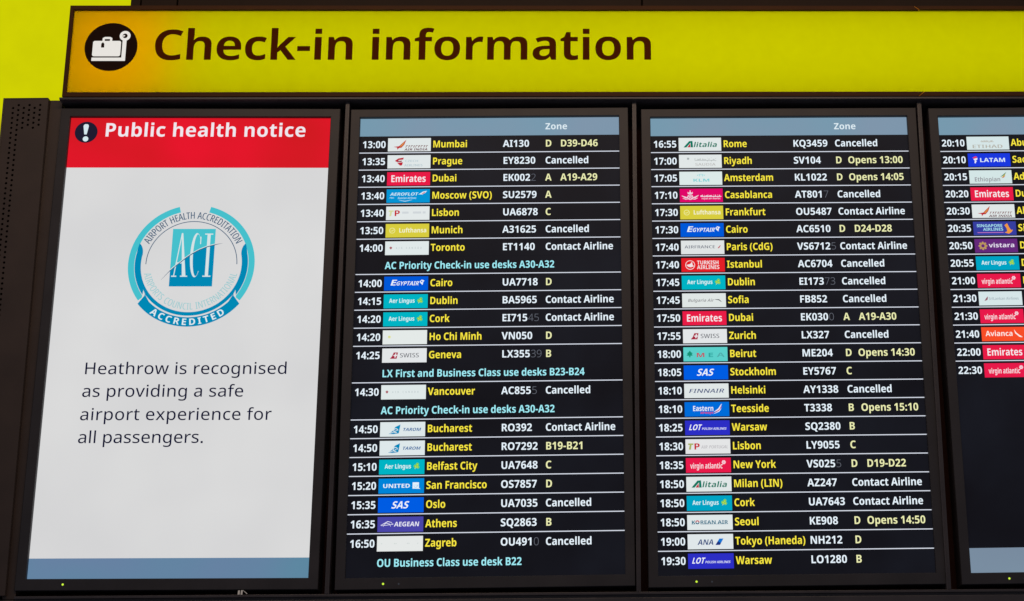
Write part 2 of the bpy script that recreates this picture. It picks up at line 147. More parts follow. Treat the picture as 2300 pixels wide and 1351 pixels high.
v473;203 0,0 532,64 532,194 183,202 162q,218 117q,230 76q,234 59,237 59,242 76q,255 117q,271 162q,279 183,409 532,473 532,269 0
w741;408 341,401 365q,389 407q,379 445q,375 462,372 462,368 445q,358 406q,346 363q,339 341,228 0,163 0,13 532,76 532,164 208,173 178q,185 128q,195 86q,197 68,200 68,203 80q,210 110q,218 143q,229 180q,235 199,344 532,406 532,510 200,518 176q,531 129q,542 87q,545 69,548 69,550 86q,560 128q,573 179q,580 208,666 532,727 532,582 0,515 0
x506;215 273,30 532,100 532,252 314,403 532,472 532,288 273,483 0,414 0,252 232,90 0,22 0""",
'T': r""" 260
.270;70 56,70 94q,108 125q,134 125,162 125q,200 94q,200 56,200 19q,162 -14q,134 -14,108 -14q,70 19q
H743;646 0,549 0,549 330,193 330,193 0,96 0,96 714,193 714,193 415,549 415,549 714,646 714
a565;291 546,390 546q,486 459q,486 365,486 0,417 0,398 76,394 76,371 47q,322 8q,259 -10q,214 -10,166 -10q,89 24q,45 96q,45 150,45 231q,171 318q,301 322,392 325,392 355,392 420q,336 471q,284 471,243 471q,167 446q,133 430,104 500,140 519q,238 546q;315 258,218 254q,144 200q,144 150,144 107q,197 66q,239 66,304 66q,391 138q,391 213,391 261
c484;301 -10,229 -10q,117 48q,54 170q,54 266,54 365q,121 489q,235 547q,308 547,350 547q,427 530q,452 517,423 439,398 449q,334 465q,306 465,254 465q,186 420q,152 332q,152 267,152 204q,186 116q,252 71q,302 71,345 71q,413 90q,442 104,442 20,415 6q,348 -10q
d617;272 -10,173 -10q,54 130q,54 268,54 406q,174 547q,274 547,315 547q,377 526q,422 490q,438 468,444 468,443 482q,438 534q,438 551,438 760,533 760,533 0,457 0,442 72,438 72,422 49q,377 12q,314 -10q;291 69,373 69q,440 159q,440 251,440 267,440 364q,376 468q,290 468,222 468q,152 359q,152 266,152 172q,222 69q
e568;294 547,364 547q,464 488q,518 378q,518 304,518 249,152 249,154 162q,241 69q,320 69,371 69q,450 88q,493 107,493 25,452 7q,371 -10q,314 -10,238 -10q,120 52q,54 175q,54 265,54 354q,114 480q,222 547q;293 471,232 471q,161 393q,155 323,420 323,420 367q,392 433q,337 471q
f349;337 464,203 464,203 0,108 0,108 464,16 464,16 509,108 540,108 569,108 673q,200 765q,283 765,316 765q,370 754q,391 746,366 673,351 678q,309 688q,287 688,245 688q,203 631q,203 571,203 537,337 537
g617;273 547,326 547q,410 507q,439 466,444 466,457 537,533 537,533 -8,533 -85q,481 -188q,373 -240q,289 -240,231 -240q,133 -223q,95 -206,95 -120,134 -140q,235 -162q,293 -162,361 -162q,439 -83q,439 -15,439 5,439 17q,441 61q,442 71,438 71,411 31q,329 -10q,273 -10,171 -10q,54 136q,54 268,54 397q,171 547q;289 468,245 468q,184 421q,152 331q,152 267,152 169q,223 67q,291 67,331 67q,387 88q,424 132q,441 200q,441 247,441 268,441 339q,409 427q,342 468q
h622;179 545,179 523q,176 480q,174 464,180 464,197 492q,249 528q,312 546q,346 546,410 546q,497 505q,542 419q,542 350,542 0,447 0,447 340,447 404q,391 468q,331 468,273 468q,207 423q,179 337q,179 275,179 0,84 0,84 760,179 760
i263;179 537,179 0,84 0,84 537;132 740,154 740q,187 712q,187 682,187 652q,154 624q,132 624,109 624q,77 652q,77 682,77 712q,109 740q
l263;179 0,84 0,84 760,179 760
n622;348 547,443 547q,542 454q,542 350,542 0,447 0,447 340,447 404q,391 468q,331 468,245 468q,179 369q,179 275,179 0,84 0,84 537,160 537,174 464,179 464,197 492q,250 529q,314 547q
o607;554 270,554 203q,519 99q,453 27q,360 -10q,302 -10,249 -10q,158 27q,91 99q,54 203q,54 270,54 359q,115 482q,227 547q,305 547,379 547q,491 482q,554 359q;152 270,152 208q,184 117q,252 68q,304 68,356 68q,424 117q,456 208q,456 270,456 332q,423 421q,356 468q,303 468,224 468q,152 363q
p617;345 547,443 547q,563 409q,563 270,563 178q,508 53q,410 -10q,343 -10,302 -10q,239 12q,195 46q,179 67,173 67,175 50q,179 -2q,179 -21,179 -240,84 -240,84 537,162 537,175 464,179 464,195 487q,239 525q,302 547q;325 468,272 468q,209 428q,180 348q,179 287,179 270,179 205q,206 116q,271 69q,327 69,374 69q,435 121q,464 212q,464 271,464 361q,396 468q
r417;340 547,355 547q,390 544q,402 541,391 453,378 456q,347 460q,332 460,302 460q,247 435q,204 390q,179 326q,179 285,179 0,84 0,84 537,161 537,172 440,176 440,193 470q,241 518q,303 547q
s482;437 150,437 98q,385 27q,289 -10q,222 -10,165 -10q,84 8q,51 24,51 109,85 92q,177 66q,223 66,287 66q,345 107q,345 141,345 161q,323 192q,267 223q,214 243,163 263q,90 303q,50 360q,50 404,50 473q,162 547q,253 547,303 547q,389 528q,427 510,395 437,361 451q,286 471q,248 471,196 471q,141 438q,141 409,141 388q,167 358q,227 330q,277 310,328 291q,400 250q,437 193q
t368;269 68,290 68q,332 75q,345 79,345 7,330 0q,277 -10q,251 -10,208 -10q,136 19q,92 92q,92 158,92 464,17 464,17 508,94 545,130 659,188 659,188 537,341 537,341 464,188 464,188 161,188 113q,233 68q
v515;204 0,0 537,102 537,214 220,222 200q,239 148q,252 101q,255 85,259 85,262 101q,276 149q,294 201q,301 220,414 537,515 537,311 0
w795;435 299,427 326q,412 380q,401 427q,398 442,394 442,392 427q,382 380q,368 325q,359 297,266 1,158 1,11 538,109 538,181 257,189 229q,202 169q,213 115q,215 96,219 96,222 108q,230 146q,239 186q,250 226q,255 242,346 538,451 538,539 242,546 219q,561 166q,573 116q,575 97,579 97,581 115q,592 167q,606 228q,614 257,687 538,784 538,635 1,524 1
x536;210 275,26 537,134 537,269 339,402 537,509 537,325 275,519 0,411 0,269 211,125 0,17 0""",
'C': r""" 260
A454;362 0,311 220,144 220,93 0,0 0,173 714,278 714,454 0;243 532,239 551q,232 587q,227 621q,225 636,224 621q,219 587q,212 551q,208 533,158 300,295 300
B480;232 714,328 714q,427 628q,427 542,427 496q,403 428q,358 386q,324 378,324 374,364 365q,416 322q,441 253q,441 205,441 143q,398 51q,317 0q,257 0,72 0,72 714;232 409,287 409q,338 471q,338 533,338 585q,284 640q,231 640,160 640,160 409;160 336,160 75,248 75,299 75q,351 142q,351 210,351 251q,324 307q,274 336q,238 336
C448;293 646,253 646q,194 600q,158 519q,140 415q,140 357,140 268q,178 138q,250 69q,298 69,328 69q,382 84q,406 96,406 17,382 4q,323 -10q,288 -10,214 -10q,108 78q,50 243q,50 358,50 434q,79 567q,139 668q,230 725q,290 725,326 725q,393 707q,424 688,394 615,371 629q,321 646q
D519;470 366,470 246q,412 83q,300 0q,218 0,72 0,72 714,224 714,305 714q,413 635q,470 480q;379 362,379 453q,343 575q,274 636q,221 636,160 636,160 78,215 78,300 78q,379 221q
E403;359 0,72 0,72 714,359 714,359 637,160 637,160 411,347 411,347 334,160 334,160 79,359 79
F382;160 0,72 0,72 714,359 714,359 637,160 637,160 382,347 382,347 304,160 304
G547;308 378,493 378,493 25,449 8q,354 -10q,304 -10,217 -10q,104 87q,50 254q,50 359,50 466q,109 630q,230 724q,321 724,366 724q,449 701q,485 678,454 605,421 626q,356 646q,323 646,264 646q,182 580q,141 451q,141 357,141 275q,175 145q,251 69q,311 69,339 69q,387 76q,408 83,408 301,308 301
H536;464 0,377 0,377 334,160 334,160 0,72 0,72 714,160 714,160 412,377 412,377 714,464 714
I286;251 0,34 0,34 50,99 67,99 647,34 664,34 714,251 714,251 664,186 647,186 67,251 50
J226;16 -194,-2 -194q,-35 -189q,-49 -183,-49 -106,-37 -110q,-9 -116q,7 -116,29 -116q,57 -92q,70 -38q,70 7,70 714,157 714,157 1,157 -70q,124 -156q,62 -194q
K451;455 0,358 0,210 328,160 269,160 0,72 0,72 714,160 714,160 358,166 372q,192 424q,213 460,352 714,446 714,270 398
L373;72 0,72 714,160 714,160 79,356 79,356 0
M721;322 0,153 595,149 595,151 562q,154 507q,155 466q,155 453,155 0,72 0,72 714,196 714,360 137,363 137,527 714,651 714,651 0,566 0,566 451,566 466q,567 508q,570 562q,571 595,567 595,398 0
N572;501 0,395 0,153 577,149 577,151 550q,154 498q,155 453q,155 432,155 0,72 0,72 714,178 714,420 146,423 146,422 176q,419 228q,418 273q,418 292,418 714,501 714
O553;504 358,504 281q,479 146q,424 46q,338 -10q,277 -10,215 -10q,129 48q,74 148q,50 282q,50 359,50 481q,100 643q,202 724q,277 724,359 724q,458 627q,504 462q;140 358,140 263q,171 135q,232 70q,276 70,321 70q,381 133q,412 262q,412 358,412 502q,345 646q,277 646,232 646q,170 581q,140 453q
P446;207 714,314 714q,415 609q,415 502,415 447q,389 363q,337 306q,258 277q,205 277,160 277,160 0,72 0,72 714;204 637,160 637,160 353,197 353,243 353q,299 383q,326 449q,326 501,326 574q,267 637q
Q553;504 358,504 267q,473 129q,415 36q,372 13,483 -170,379 -170,290 -8,288 -9q,277 -10q,272 -10,211 -10q,126 49q,74 152q,50 285q,50 359,50 481q,100 643q,202 724q,277 724,351 724q,452 642q,504 479q;140 358,140 263q,171 135q,232 70q,276 70,321 70q,381 133q,412 262q,412 358,412 502q,345 646q,277 646,232 646q,170 581q,140 453q
R464;201 714,275 714q,370 669q,416 580q,416 513,416 466q,394 392q,346 338q,307 320,452 0,355 0,229 298,160 298,160 0,72 0,72 714;202 636,160 636,160 370,210 370,267 370q,327 439q,327 508,327 554q,300 609q,245 636q
S414;377 197,377 137q,330 43q,245 -10q,188 -10,159 -10q,106 -3q,59 11q,38 22,38 112,72 92q,150 72q,184 72,218 72q,264 103q,289 157q,289 188,289 223q,268 270q,221 310q,180 331,138 354q,76 405q,43 479q,43 535,42 592q,89 677q,172 725q,226 724,268 724q,343 703q,371 688,344 609,313 626q,255 642q,228 642,198 642q,154 616q,131 570q,131 539,131 503q,150 457q,199 420q,240 397,287 373q,347 315q,377 243q
T384;235 0,148 0,148 635,10 635,10 714,373 714,373 635,235 635
U524;458 225,458 144q,413 40q,328 -10q,263 -10,167 -10q,67 104q,67 224,67 714,154 714,154 223,154 142q,211 70q,263 70,299 70q,346 100q,370 168q,370 224,370 714,458 714
V445;445 714,272 0,171 0,0 714,91 714,198 236,203 215q,211 167q,219 120q,221 98,224 120q,232 167q,241 216q,246 238,354 714
W722;719 714,574 0,470 0,381 448,380 458q,375 485q,371 521q,365 565q,362 590,360 574q,355 539q,351 502q,344 466q,341 449,253 0,151 0,4 714,92 714,177 281,181 254q,190 204q,197 158q,203 117q,204 101,207 123q,214 168q,222 215q,230 259q,234 279,322 714,403 714,489 280,493 261q,500 218q,507 174q,514 127q,517 101,521 133q,530 196q,540 255q,545 281,631 714
X404;399 0,305 0,206 289,97 0,7 0,158 372,24 714,115 714,207 449,300 714,391 714,257 367
Y397;199 381,306 714,397 714,242 278,242 0,155 0,155 276,0 714,91 714
Z365;345 0,26 0,26 67,245 636,30 636,30 714,339 714,339 646,118 79,345 79""",
'S': r""" 260
-322;32 210,32 326,290 326,290 210
C640;399 608,353 608q,279 573q,227 508q,200 415q,200 356,200 277q,245 165q,336 106q,404 106,451 106q,537 127q,580 142,580 24,536 6q,445 -10q,387 -10,275 -10q,128 81q,56 246q,56 357,56 438q,101 572q,189 671q,317 724q,401 724,454 724q,562 701q,609 678,562 566,526 583q,446 608q
a590;311 553,412 553q,517 459q,517 364,517 0,421 0,395 75,391 75,368 46q,319 8q,255 -10q,210 -10,162 -10q,85 26q,41 101q,41 158,41 243q,166 329q,290 334,382 337,382 357,382 410q,334 452q,291 452,254 452q,176 428q,139 411,99 506,140 527q,248 553q;319 252,242 249q,181 204q,181 163,181 126q,224 91q,259 91,311 91q,382 152q,382 209,382 255
c508;308 -10,231 -10q,114 49q,49 173q,49 269,49 369q,120 495q,241 554q,319 554,364 554q,448 535q,479 519,438 414,409 426q,348 443q,318 443,275 443q,218 404q,188 328q,188 270,188 214q,218 139q,275 102q,316 102,358 102q,433 124q,465 141,465 28,435 11q,360 -10q
e589;303 554,378 554q,485 496q,543 385q,543 307,543 239,188 239,190 170q,266 94q,335 94,387 94q,469 113q,513 133,513 28,473 8q,385 -10q,322 -10,243 -10q,119 51q,49 175q,49 268,49 362q,113 489q,227 554q;306 455,256 455q,197 392q,191 332,413 332,413 368q,389 423q,342 455q
f377;366 441,239 441,239 0,102 0,102 441,18 441,18 507,104 545,104 565,104 671q,194 765q,285 765,322 765q,383 753q,411 743,380 648,365 653q,326 661q,305 661,271 661q,239 617q,239 570,239 544,366 544
h643;213 591,213 552q,208 492q,206 473,214 473,231 501q,280 536q,340 553q,374 553,434 553q,521 512q,570 425q,570 354,570 0,433 0,433 324,433 384q,387 444q,338 444,291 444q,236 402q,213 320q,213 261,213 0,76 0,76 760,213 760
i290;213 544,213 0,77 0,77 544;146 755,175 755q,221 725q,221 686,221 648q,175 617q,146 617,114 617q,70 648q,70 686,70 725q,114 755q
k593;213 409,213 385q,208 319q,205 293,209 293,216 302q,238 333q,262 364q,271 375,420 544,575 544,369 312,588 0,429 0,274 225,213 175,213 0,76 0,76 760,213 760
m966;705 554,798 554q,893 460q,893 354,893 0,757 0,757 324,757 387q,713 444q,667 444,605 444q,552 358q,552 278,552 0,416 0,416 324,416 365q,397 419q,358 444q,328 444,284 444q,234 402q,213 320q,213 261,213 0,76 0,76 544,181 544,202 473,207 473,223 499q,270 535q,332 554q,368 554,430 554q,511 511q,533 470,538 470,565 512q,653 554q
n643;376 554,467 554q,570 460q,570 354,570 0,433 0,433 324,433 384q,388 444q,338 444,266 444q,213 350q,213 261,213 0,76 0,76 544,181 544,201 471,207 471,225 498q,276 535q,339 554q
o620;571 273,571 205q,535 100q,467 27q,369 -10q,309 -10,252 -10q,157 27q,88 100q,49 205q,49 273,49 364q,112 489q,230 554q,312 554,388 554q,505 489q,571 364q;188 273,188 218q,213 138q,268 96q,311 96,353 96q,407 138q,432 218q,432 273,432 329q,406 407q,353 448q,310 448,246 448q,188 357q
r439;366 554,381 554q,416 551q,426 548,412 420,401 423q,371 427q,351 427,326 427q,277 410q,237 375q,213 319q,213 279,213 0,76 0,76 544,181 544,201 451,207 451,223 479q,271 526q,332 554q
t408;298 99,321 99q,364 108q,381 114,381 13,359 3q,299 -10q,261 -10,213 -10q,137 21q,92 99q,92 168,92 441,21 441,21 500,101 546,143 661,230 661,230 544,376 544,376 441,230 441,230 175,230 137q,267 99q""",
}
# ------------------------------------------------------------------ airline plates (178 x 59 panel pixels each)
def airline(s, kind, X, Y):
    P = lambda *q: [(X + a, Y + b) for a, b in q]
    def plate(c): s.rect(X, Y, X + 178, Y + 59, glow(c, False), 2)
    def T(t, x, base, cap, c, fit=None, slant=0.0, font='B', sx=1.0, track=0.0): s.text(t, X + x, Y + base, cap, glow(c), font, sx=sx, fit=fit, slant=slant, track=track, lay=4)
    def poly(c, *q, lay=3): s.poly(P(*q), glow(c), lay)
    def line(c, w, *q, lay=3): s.line(P(*q), w, glow(c), lay)
    def disc(c, x, y, r, ry=None, lay=3): s.disc(X + x, Y + y, r, glow(c), lay, ry, 20)
    def ring(c, x, y, r0, r1, a0=0, a1=360, lay=3): s.ring(X + x, Y + y, r0, r1, a0, a1, glow(c), lay, 20)
    def script(c, x0, x1, y, h, seed, w=2.2, lay=4):
        """a run of joined cursive strokes on a base line, as the flowing scripts on these plates look"""
        r = random.Random(seed); line(c, w, (x0, y), (x1, y), lay=lay); x = x0
        while x < x1 - 2:
            k = r.choice((0, 1, 2)); hh = h * r.uniform(0.6, 1.0)
            if k == 0: line(c, w, (x, y), (x + 1, y - hh), lay=lay)
            elif k == 1: line(c, w, (x, y), (x + 2, y - hh * .6), (x + 5, y - hh * .5), (x + 6, y), lay=lay)
            else: line(c, w, (x, y - 1), (x + 3, y + hh * .35), (x + 6, y), lay=lay); disc(c, x + 3, y - hh * .8, 1.3, lay=lay)
            x += r.uniform(6, 10)
    W, RED = (232, 238, 240), (196, 30, 44)
    white = (224, 231, 231)
    if kind == 'air_india':
        plate(white)
        poly((186, 44, 52), (22, 39), (46, 36), (58, 24), (76, 7), (68, 29), (56, 43), (46, 44), (40, 52), (38, 42))
        poly((224, 150, 70), (50, 36), (60, 26), (71, 14), (64, 29), (54, 39), lay=4)
        x = 72
        for i, w in enumerate((9, 7, 10, 5, 9, 8, 10, 7, 8)):
            line((122, 92, 92), 2.4, (x + 3, 34), (x + w + 2, 34), lay=4); line((140, 104, 104), 2.6, (x + 5, 34), (x + 2, 43), lay=4)
            if i % 2: line((140, 104, 104), 2.2, (x + w, 35), (x + w - 5, 41), lay=4)
            x += w + 2.4
        T('AIR INDIA', 68, 56, 9.5, (96, 42, 56), fit=96, slant=.3)
    elif kind == 'czech':
        plate(white); poly((190, 34, 54), (30, 26), (44, 15), (67, 11), (65, 20), (46, 22), (42, 32))
        poly((190, 34, 54), (40, 34), (64, 32), (60, 46), (52, 47)); poly((150, 60, 80), (38, 24), (48, 26), (60, 25), (58, 31), (44, 31), lay=4)
        T('CZECH', 72, 31, 9, (176, 196, 206), fit=56, font='C'); T('AIRLINES', 70, 51, 10, (168, 190, 200), fit=76, font='C')
    elif kind == 'emirates':
        plate((232, 28, 70)); T('Emirates', 15, 44, 30, (246, 232, 238), fit=146)
    elif kind == 'aeroflot':
        plate((4, 148, 212)); T('AEROFLOT', 14, 28, 13, (206, 236, 248), fit=114, slant=.25)
        poly((220, 240, 250), (130, 24), (150, 11), (166, 8), (160, 16), (146, 24), (138, 23)); poly((214, 60, 80), (142, 22), (156, 13), (160, 14), (150, 21), lay=4)
        T('Russian Airlines', 46, 43, 8.5, (176, 222, 242), fit=76, font='B', slant=.1); line((176, 222, 242), 2.2, (12, 38), (22, 36), (32, 38), (20, 40))
        line((200, 234, 248), [1, 2.6, 1], (52, 48), (76, 53), (104, 47))
    elif kind in ('tap', 'tap_faint'):
        plate((228, 229, 230) if kind == 'tap' else (227, 233, 233))
        f = kind == 'tap_faint'
        c = (214, 218, 160) if f else (170, 178, 96)
        poly(c, (11, 17), (32, 17), (31, 23), (24, 23), (21, 42), (13, 42), (17, 23), (10, 23))
        T('P', 32, 42, 25, RED, fit=26)
        if f:
            for x, w in ((66, 26), (110, 34), (150, 12)): line((208, 214, 218), 9, (x, 27), (x + w, 27))
        else: T('AIR PORTUGAL', 62, 38, 12.5, (178, 176, 180), fit=106, font='C', slant=.2)
    elif kind == 'lufthansa':
        plate((216, 205, 62)); ring((236, 232, 150), 27, 29, 9.5, 12.5); line((236, 232, 150), [2, 4, 1.5], (18, 31), (27, 31), (36, 24)); T('Lufthansa', 54, 38, 19, (244, 243, 214), fit=114)
    elif kind == 'air_canada':
        plate((224, 233, 233)); disc((176, 110, 116), 23, 29, 4.5); poly((170, 90, 100), (17, 27), (23, 22), (29, 27), (25, 34), (21, 34))
        T('AIR CANADA', 44, 33, 8, (176, 188, 192), font='C', fit=None, track=6.2)
    elif kind == 'egyptair':
        plate((0, 88, 216)); T('E', 22, 38, 24, (232, 240, 250), fit=26, slant=.3); T('GYPTAIR', 47, 38, 17, (232, 240, 250), fit=92, slant=.3)
        poly((232, 240, 250), (143, 22), (152, 14), (163, 18), (158, 25), (156, 37), (148, 30)); disc((0, 88, 216), 152, 22, 3, lay=4)
    elif kind in ('aer_lingus', 'aer_lingus_blue'):
        plate((0, 180, 196) if kind == 'aer_lingus' else (0, 164, 196)); T('Aer Lingus', 22, 36, 17.5, (220, 244, 246), fit=104)
        for a in (70, 190, 310):
            q = math.radians(a); disc((120, 206, 90), 148 + 6.5 * math.cos(q), 26 - 6.5 * math.sin(q), 6.2); disc((206, 214, 84), 148 + 5 * math.cos(q), 27 - 5 * math.sin(q), 2.6, lay=4)
        line((206, 214, 84), 2.4, (147, 30), (140, 38))
    elif kind == 'vietnam':
        plate((228, 234, 232)); disc((226, 228, 170), 27, 28, 6); disc((216, 220, 130), 26, 28, 3, lay=4)
    elif kind == 'swiss':
        plate((227, 230, 232)); poly((168, 34, 62), (31, 43), (40, 32), (46, 17), (63, 17), (58, 43)); poly((236, 230, 234), (46, 27), (51, 27), (52, 21), (57, 21), (56, 27), (60, 27), (59, 32), (55, 32), (54, 38), (49, 38), (50, 32), (45, 32), lay=4)
        T('SWISS', 70, 38, 17.5, (96, 98, 106), fit=78, font='C')
    elif kind == 'tarom':
        plate((222, 232, 234)); poly((0, 138, 188), (34, 48), (50, 36), (60, 20), (80, 10), (74, 46), (52, 49)); ring((220, 234, 238), 62, 35, 6.5, 9.5, 0, 300, lay=4); line((220, 234, 238), 2.4, (38, 46), (56, 40), (66, 34), lay=4)
        T('TAROM', 88, 37, 12.5, (30, 96, 156), fit=72, slant=.32)
    elif kind == 'united':
        plate((0, 132, 216)); T('UNITED', 16, 37, 15.5, (236, 246, 252), fit=108)
        poly((228, 242, 252), (133, 16), (158, 16), (158, 38), (164, 42), (133, 41)); ring((130, 190, 232), 145, 29, 6, 8, 200, 380, lay=4); line((130, 190, 232), 1.2, (135, 27), (157, 27), lay=4)
    elif kind == 'sas':
        plate((0, 92, 226)); T('SAS', 50, 43, 28, (238, 244, 252), fit=66, slant=.3)
    elif kind == 'aegean':
        plate((74, 70, 168)); T('AEGEAN', 64, 38, 18, (236, 236, 248), fit=98, slant=.12)
        line((230, 230, 246), [1.5, 3, 3, 2, 1], (12, 33), (26, 26), (40, 18), (54, 22), (60, 32)); line((230, 230, 246), [1, 2.6, 2.6, 1], (22, 38), (32, 24), (46, 28), (52, 38)); line((230, 230, 246), 2, (14, 34), (34, 33), (62, 28))
    elif kind == 'croatia':
        plate((229, 232, 231))
        for x in (18, 68, 74, 118, 124, 158): disc((206, 214, 212), x, 29, 2.2)
    elif kind == 'alitalia':
        plate(white); G = (10, 118, 96)
        poly(G, (20, 43), (44, 15), (58, 14), (60, 43), (50, 43), (50, 22), (32, 43)); poly((190, 44, 56), (36, 43), (48, 26), (49, 43), lay=4)
        T('litalia', 60, 42, 22, G, fit=100, slant=.22)
    elif kind == 'saudia':
        plate((226, 232, 232)); disc((168, 176, 178), 38, 18, 5); script((176, 182, 182), 66, 152, 26, 14, 4, 2.2); T('SAUDIA', 66, 50, 12, (184, 184, 182), fit=86, font='C', sx=1.2)
    elif kind == 'klm':
        plate((220, 234, 233))
        for x, y in ((76, 16), (83, 13), (90, 12), (97, 13), (104, 16), (84, 19), (96, 19)): disc((150, 216, 220), x, y, 2.4)
        T('KLM', 55, 45, 13, (120, 206, 212), fit=72)
    elif kind == 'maroc':
        plate((224, 8, 104)); c = (240, 214, 230)
        line(c, [2, 6, 3], (8, 31), (22, 38), (34, 40)); line(c, [3, 6, 2], (52, 40), (64, 38), (78, 29)); line(c, [1.5, 4, 2], (12, 42), (24, 46), (36, 45)); line(c, [2, 4, 1.5], (50, 45), (62, 46), (74, 41))
        ring(c, 43, 37, 9, 12); 
        for k in range(5):
            a, b = math.radians(90 + 144 * k), math.radians(90 + 144 * (k + 1)); line(c, 1.6, (43 + 9*math.cos(a), 37 - 9*math.sin(a)), (43 + 9*math.cos(b), 37 - 9*math.sin(b)), lay=4)
        poly(c, (33, 23), (32, 14), (38, 18), (43, 11), (48, 18), (54, 14), (53, 23)); disc(c, 43, 10, 2.4)
        script(c, 86, 172, 35, 8, 9, 3.2); T('royal air maroc', 90, 47, 7, c, fit=78)
    elif kind == 'air_france':
        plate((224, 228, 228)); T('AIRFRANCE', 15, 34, 12.5, (98, 104, 120), fit=126, font='C'); poly((190, 60, 76), (150, 34), (160, 22), (164, 22), (156, 34))
    elif kind == 'turkish':
        plate((226, 30, 38)); disc((244, 226, 228), 36, 30, 20); disc((226, 30, 38), 36, 30, 17.4, lay=4)
        s.poly(P((20, 30), (36, 26), (44, 16), (46, 30), (52, 36), (38, 40), (28, 38)), glow((244, 226, 228)), 5)
        T('TURKISH', 64, 28, 16.5, (246, 226, 228), fit=90); T('AIRLINES', 64, 48, 16.5, (246, 226, 228), fit=92)
    elif kind == 'bulgaria':
        plate((224, 231, 229)); T('Bulgaria Air', 22, 36, 12.5, (150, 152, 154), fit=106, slant=.25); line((84, 88, 92), [1, 4.5, 1.5], (132, 26), (150, 28), (160, 37))
    elif kind == 'mea':
        plate((92, 208, 202)); poly((20, 146, 118), (12, 34), (18, 28), (14, 26), (22, 20), (26, 14), (30, 20), (38, 26), (33, 28), (38, 34), (28, 36), (28, 42), (23, 42), (23, 36))
        T('M', 50, 42, 18, (186, 90, 104), fit=38); T('E', 98, 42, 18, (50, 166, 160), fit=24); T('A', 134, 42, 18, (80, 170, 168), fit=32, font='C')
    elif kind == 'finnair':
        plate((224, 231, 231)); T('FINNAIR', 16, 38, 16, (44, 62, 116), fit=142, slant=.35, font='C')
    elif kind == 'eastern':
        plate((0, 108, 218)); T('Eastern', 32, 37, 21, (236, 242, 250), fit=84); T('airways', 62, 48, 9, (226, 50, 90), fit=52, slant=.1)
        line((238, 240, 250), [1, 6, 2], (116, 42), (136, 30), (148, 9)); line((212, 56, 92), [1, 4, 1], (118, 45), (138, 33), (148, 17)); line((238, 240, 250), [1, 3.5, 1], (116, 49), (138, 38), (146, 26))
    elif kind == 'lot':
        plate((44, 46, 196)); T('LOT', 13, 39, 23, (240, 242, 252), fit=49, slant=.3); T('POLISH AIRLINES', 66, 38, 9, (222, 226, 250), fit=98, slant=.2)
    elif kind == 'virgin':
        plate((232, 26, 74)); T('virgin atlantic', 17, 43, 22, (248, 220, 228), fit=128, font='B')
        for a in range(0, 360, 60):
            q = math.radians(a); disc((246, 206, 218), 150 + 5 * math.cos(q), 18 - 5 * math.sin(q), 3.4)
        line((246, 206, 218), 2, (148, 22), (142, 30))
    elif kind == 'korean':
        plate((224, 232, 233)); c = (20, 104, 132); T('K', 16, 36, 14, c, fit=16); T('REAN AIR', 50, 36, 14, c, fit=110)
        ring(c, 40, 29, 4, 8, 180, 360); ring((190, 60, 76), 40, 29, 4, 8, 0, 180); line((20, 104, 132), 1.4, (16, 36), (30, 36)); line(c, 1.2, (52, 36.4), (158, 36.4), lay=4)
    elif kind == 'ana':
        plate((224, 231, 234)); T('ANA', 38, 42, 21, (52, 76, 128), fit=62, slant=.2, font='B')
        poly((20, 116, 210), (108, 43), (124, 18), (140, 18), (126, 43)); poly((28, 52, 130), (108, 43), (118, 28), (130, 36), (126, 43), lay=4)
    elif kind == 'etihad':
        plate((214, 230, 231)); script((186, 184, 174), 60, 114, 24, 13, 12, 2.4); T('ETIHAD', 20, 52, 15, (176, 172, 160), fit=132, font='C')
    elif kind == 'latam':
        plate((26, 56, 222)); T('LATAM', 48, 39, 18, (222, 238, 252), fit=110); poly((226, 60, 110), (18, 19), (34, 12), (40, 17), (28, 24), lay=3); poly((236, 236, 250), (22, 25), (40, 20), (39, 28), (31, 31), (36, 34), (30, 45), (26, 42), (28, 32))
    elif kind == 'ethiopian':
        plate((212, 230, 230)); T('Ethiopian', 20, 50, 19, (150, 152, 158), fit=110, font='B')
        line((70, 130, 90), [1, 5, 1], (130, 30), (146, 20), (156, 9)); line((214, 190, 80), [1, 5, 1], (134, 33), (146, 25), (152, 16)); line((196, 80, 70), [1, 4, 1], (136, 35), (144, 31), (150, 24))
    elif kind == 'singapore':
        plate((54, 62, 160)); T('SINGAPORE', 14, 24, 12.5, (170, 226, 240), fit=108); T('AIRLINES', 40, 40, 12.5, (170, 226, 240), fit=84); line((206, 120, 190), 2.6, (16, 48), (124, 48))
        poly((238, 152, 62), (130, 16), (142, 8), (148, 24), (156, 38), (164, 36), (158, 46), (146, 54), (128, 48), (140, 44), (138, 30))
    elif kind == 'vistara':
        plate((100, 40, 122)); ring((188, 150, 92), 34, 30, 7, 12)
        for a in range(0, 360, 45):
            q = math.radians(a); disc((188, 150, 92), 34 + 14 * math.cos(q), 30 - 14 * math.sin(q), 4.6)
        T('vistara', 58, 37, 19, (232, 222, 242), fit=108)
    elif kind == 'srilankan':
        plate((214, 230, 232)); poly((150, 90, 104), (22, 40), (32, 26), (38, 20), (36, 34), (30, 38)); T('SriLankan Airlines', 40, 36, 11.5, (170, 186, 192), fit=124, font='B')
    elif kind == 'avianca':
        plate((248, 78, 40)); T('Avianca', 16, 38, 22, (252, 232, 226), fit=112); line((252, 238, 232), [1, 6, 5, 1], (134, 12), (140, 26), (152, 36), (166, 42)); line((252, 238, 232), [4, 4, 1], (146, 32), (154, 40), (164, 44))
# ------------------------------------------------------------------ helpers
def lin(c):
    c = c / 255.0
    return c / 12.92 if c <= 0.04045 else ((c + 0.055) / 1.055) ** 2.4

def tree(name):
    m = bpy.data.materials.new(name); m.use_nodes = True
    nt = m.node_tree; nt.nodes.clear()
    return m, nt, nt.nodes.new('ShaderNodeOutputMaterial')

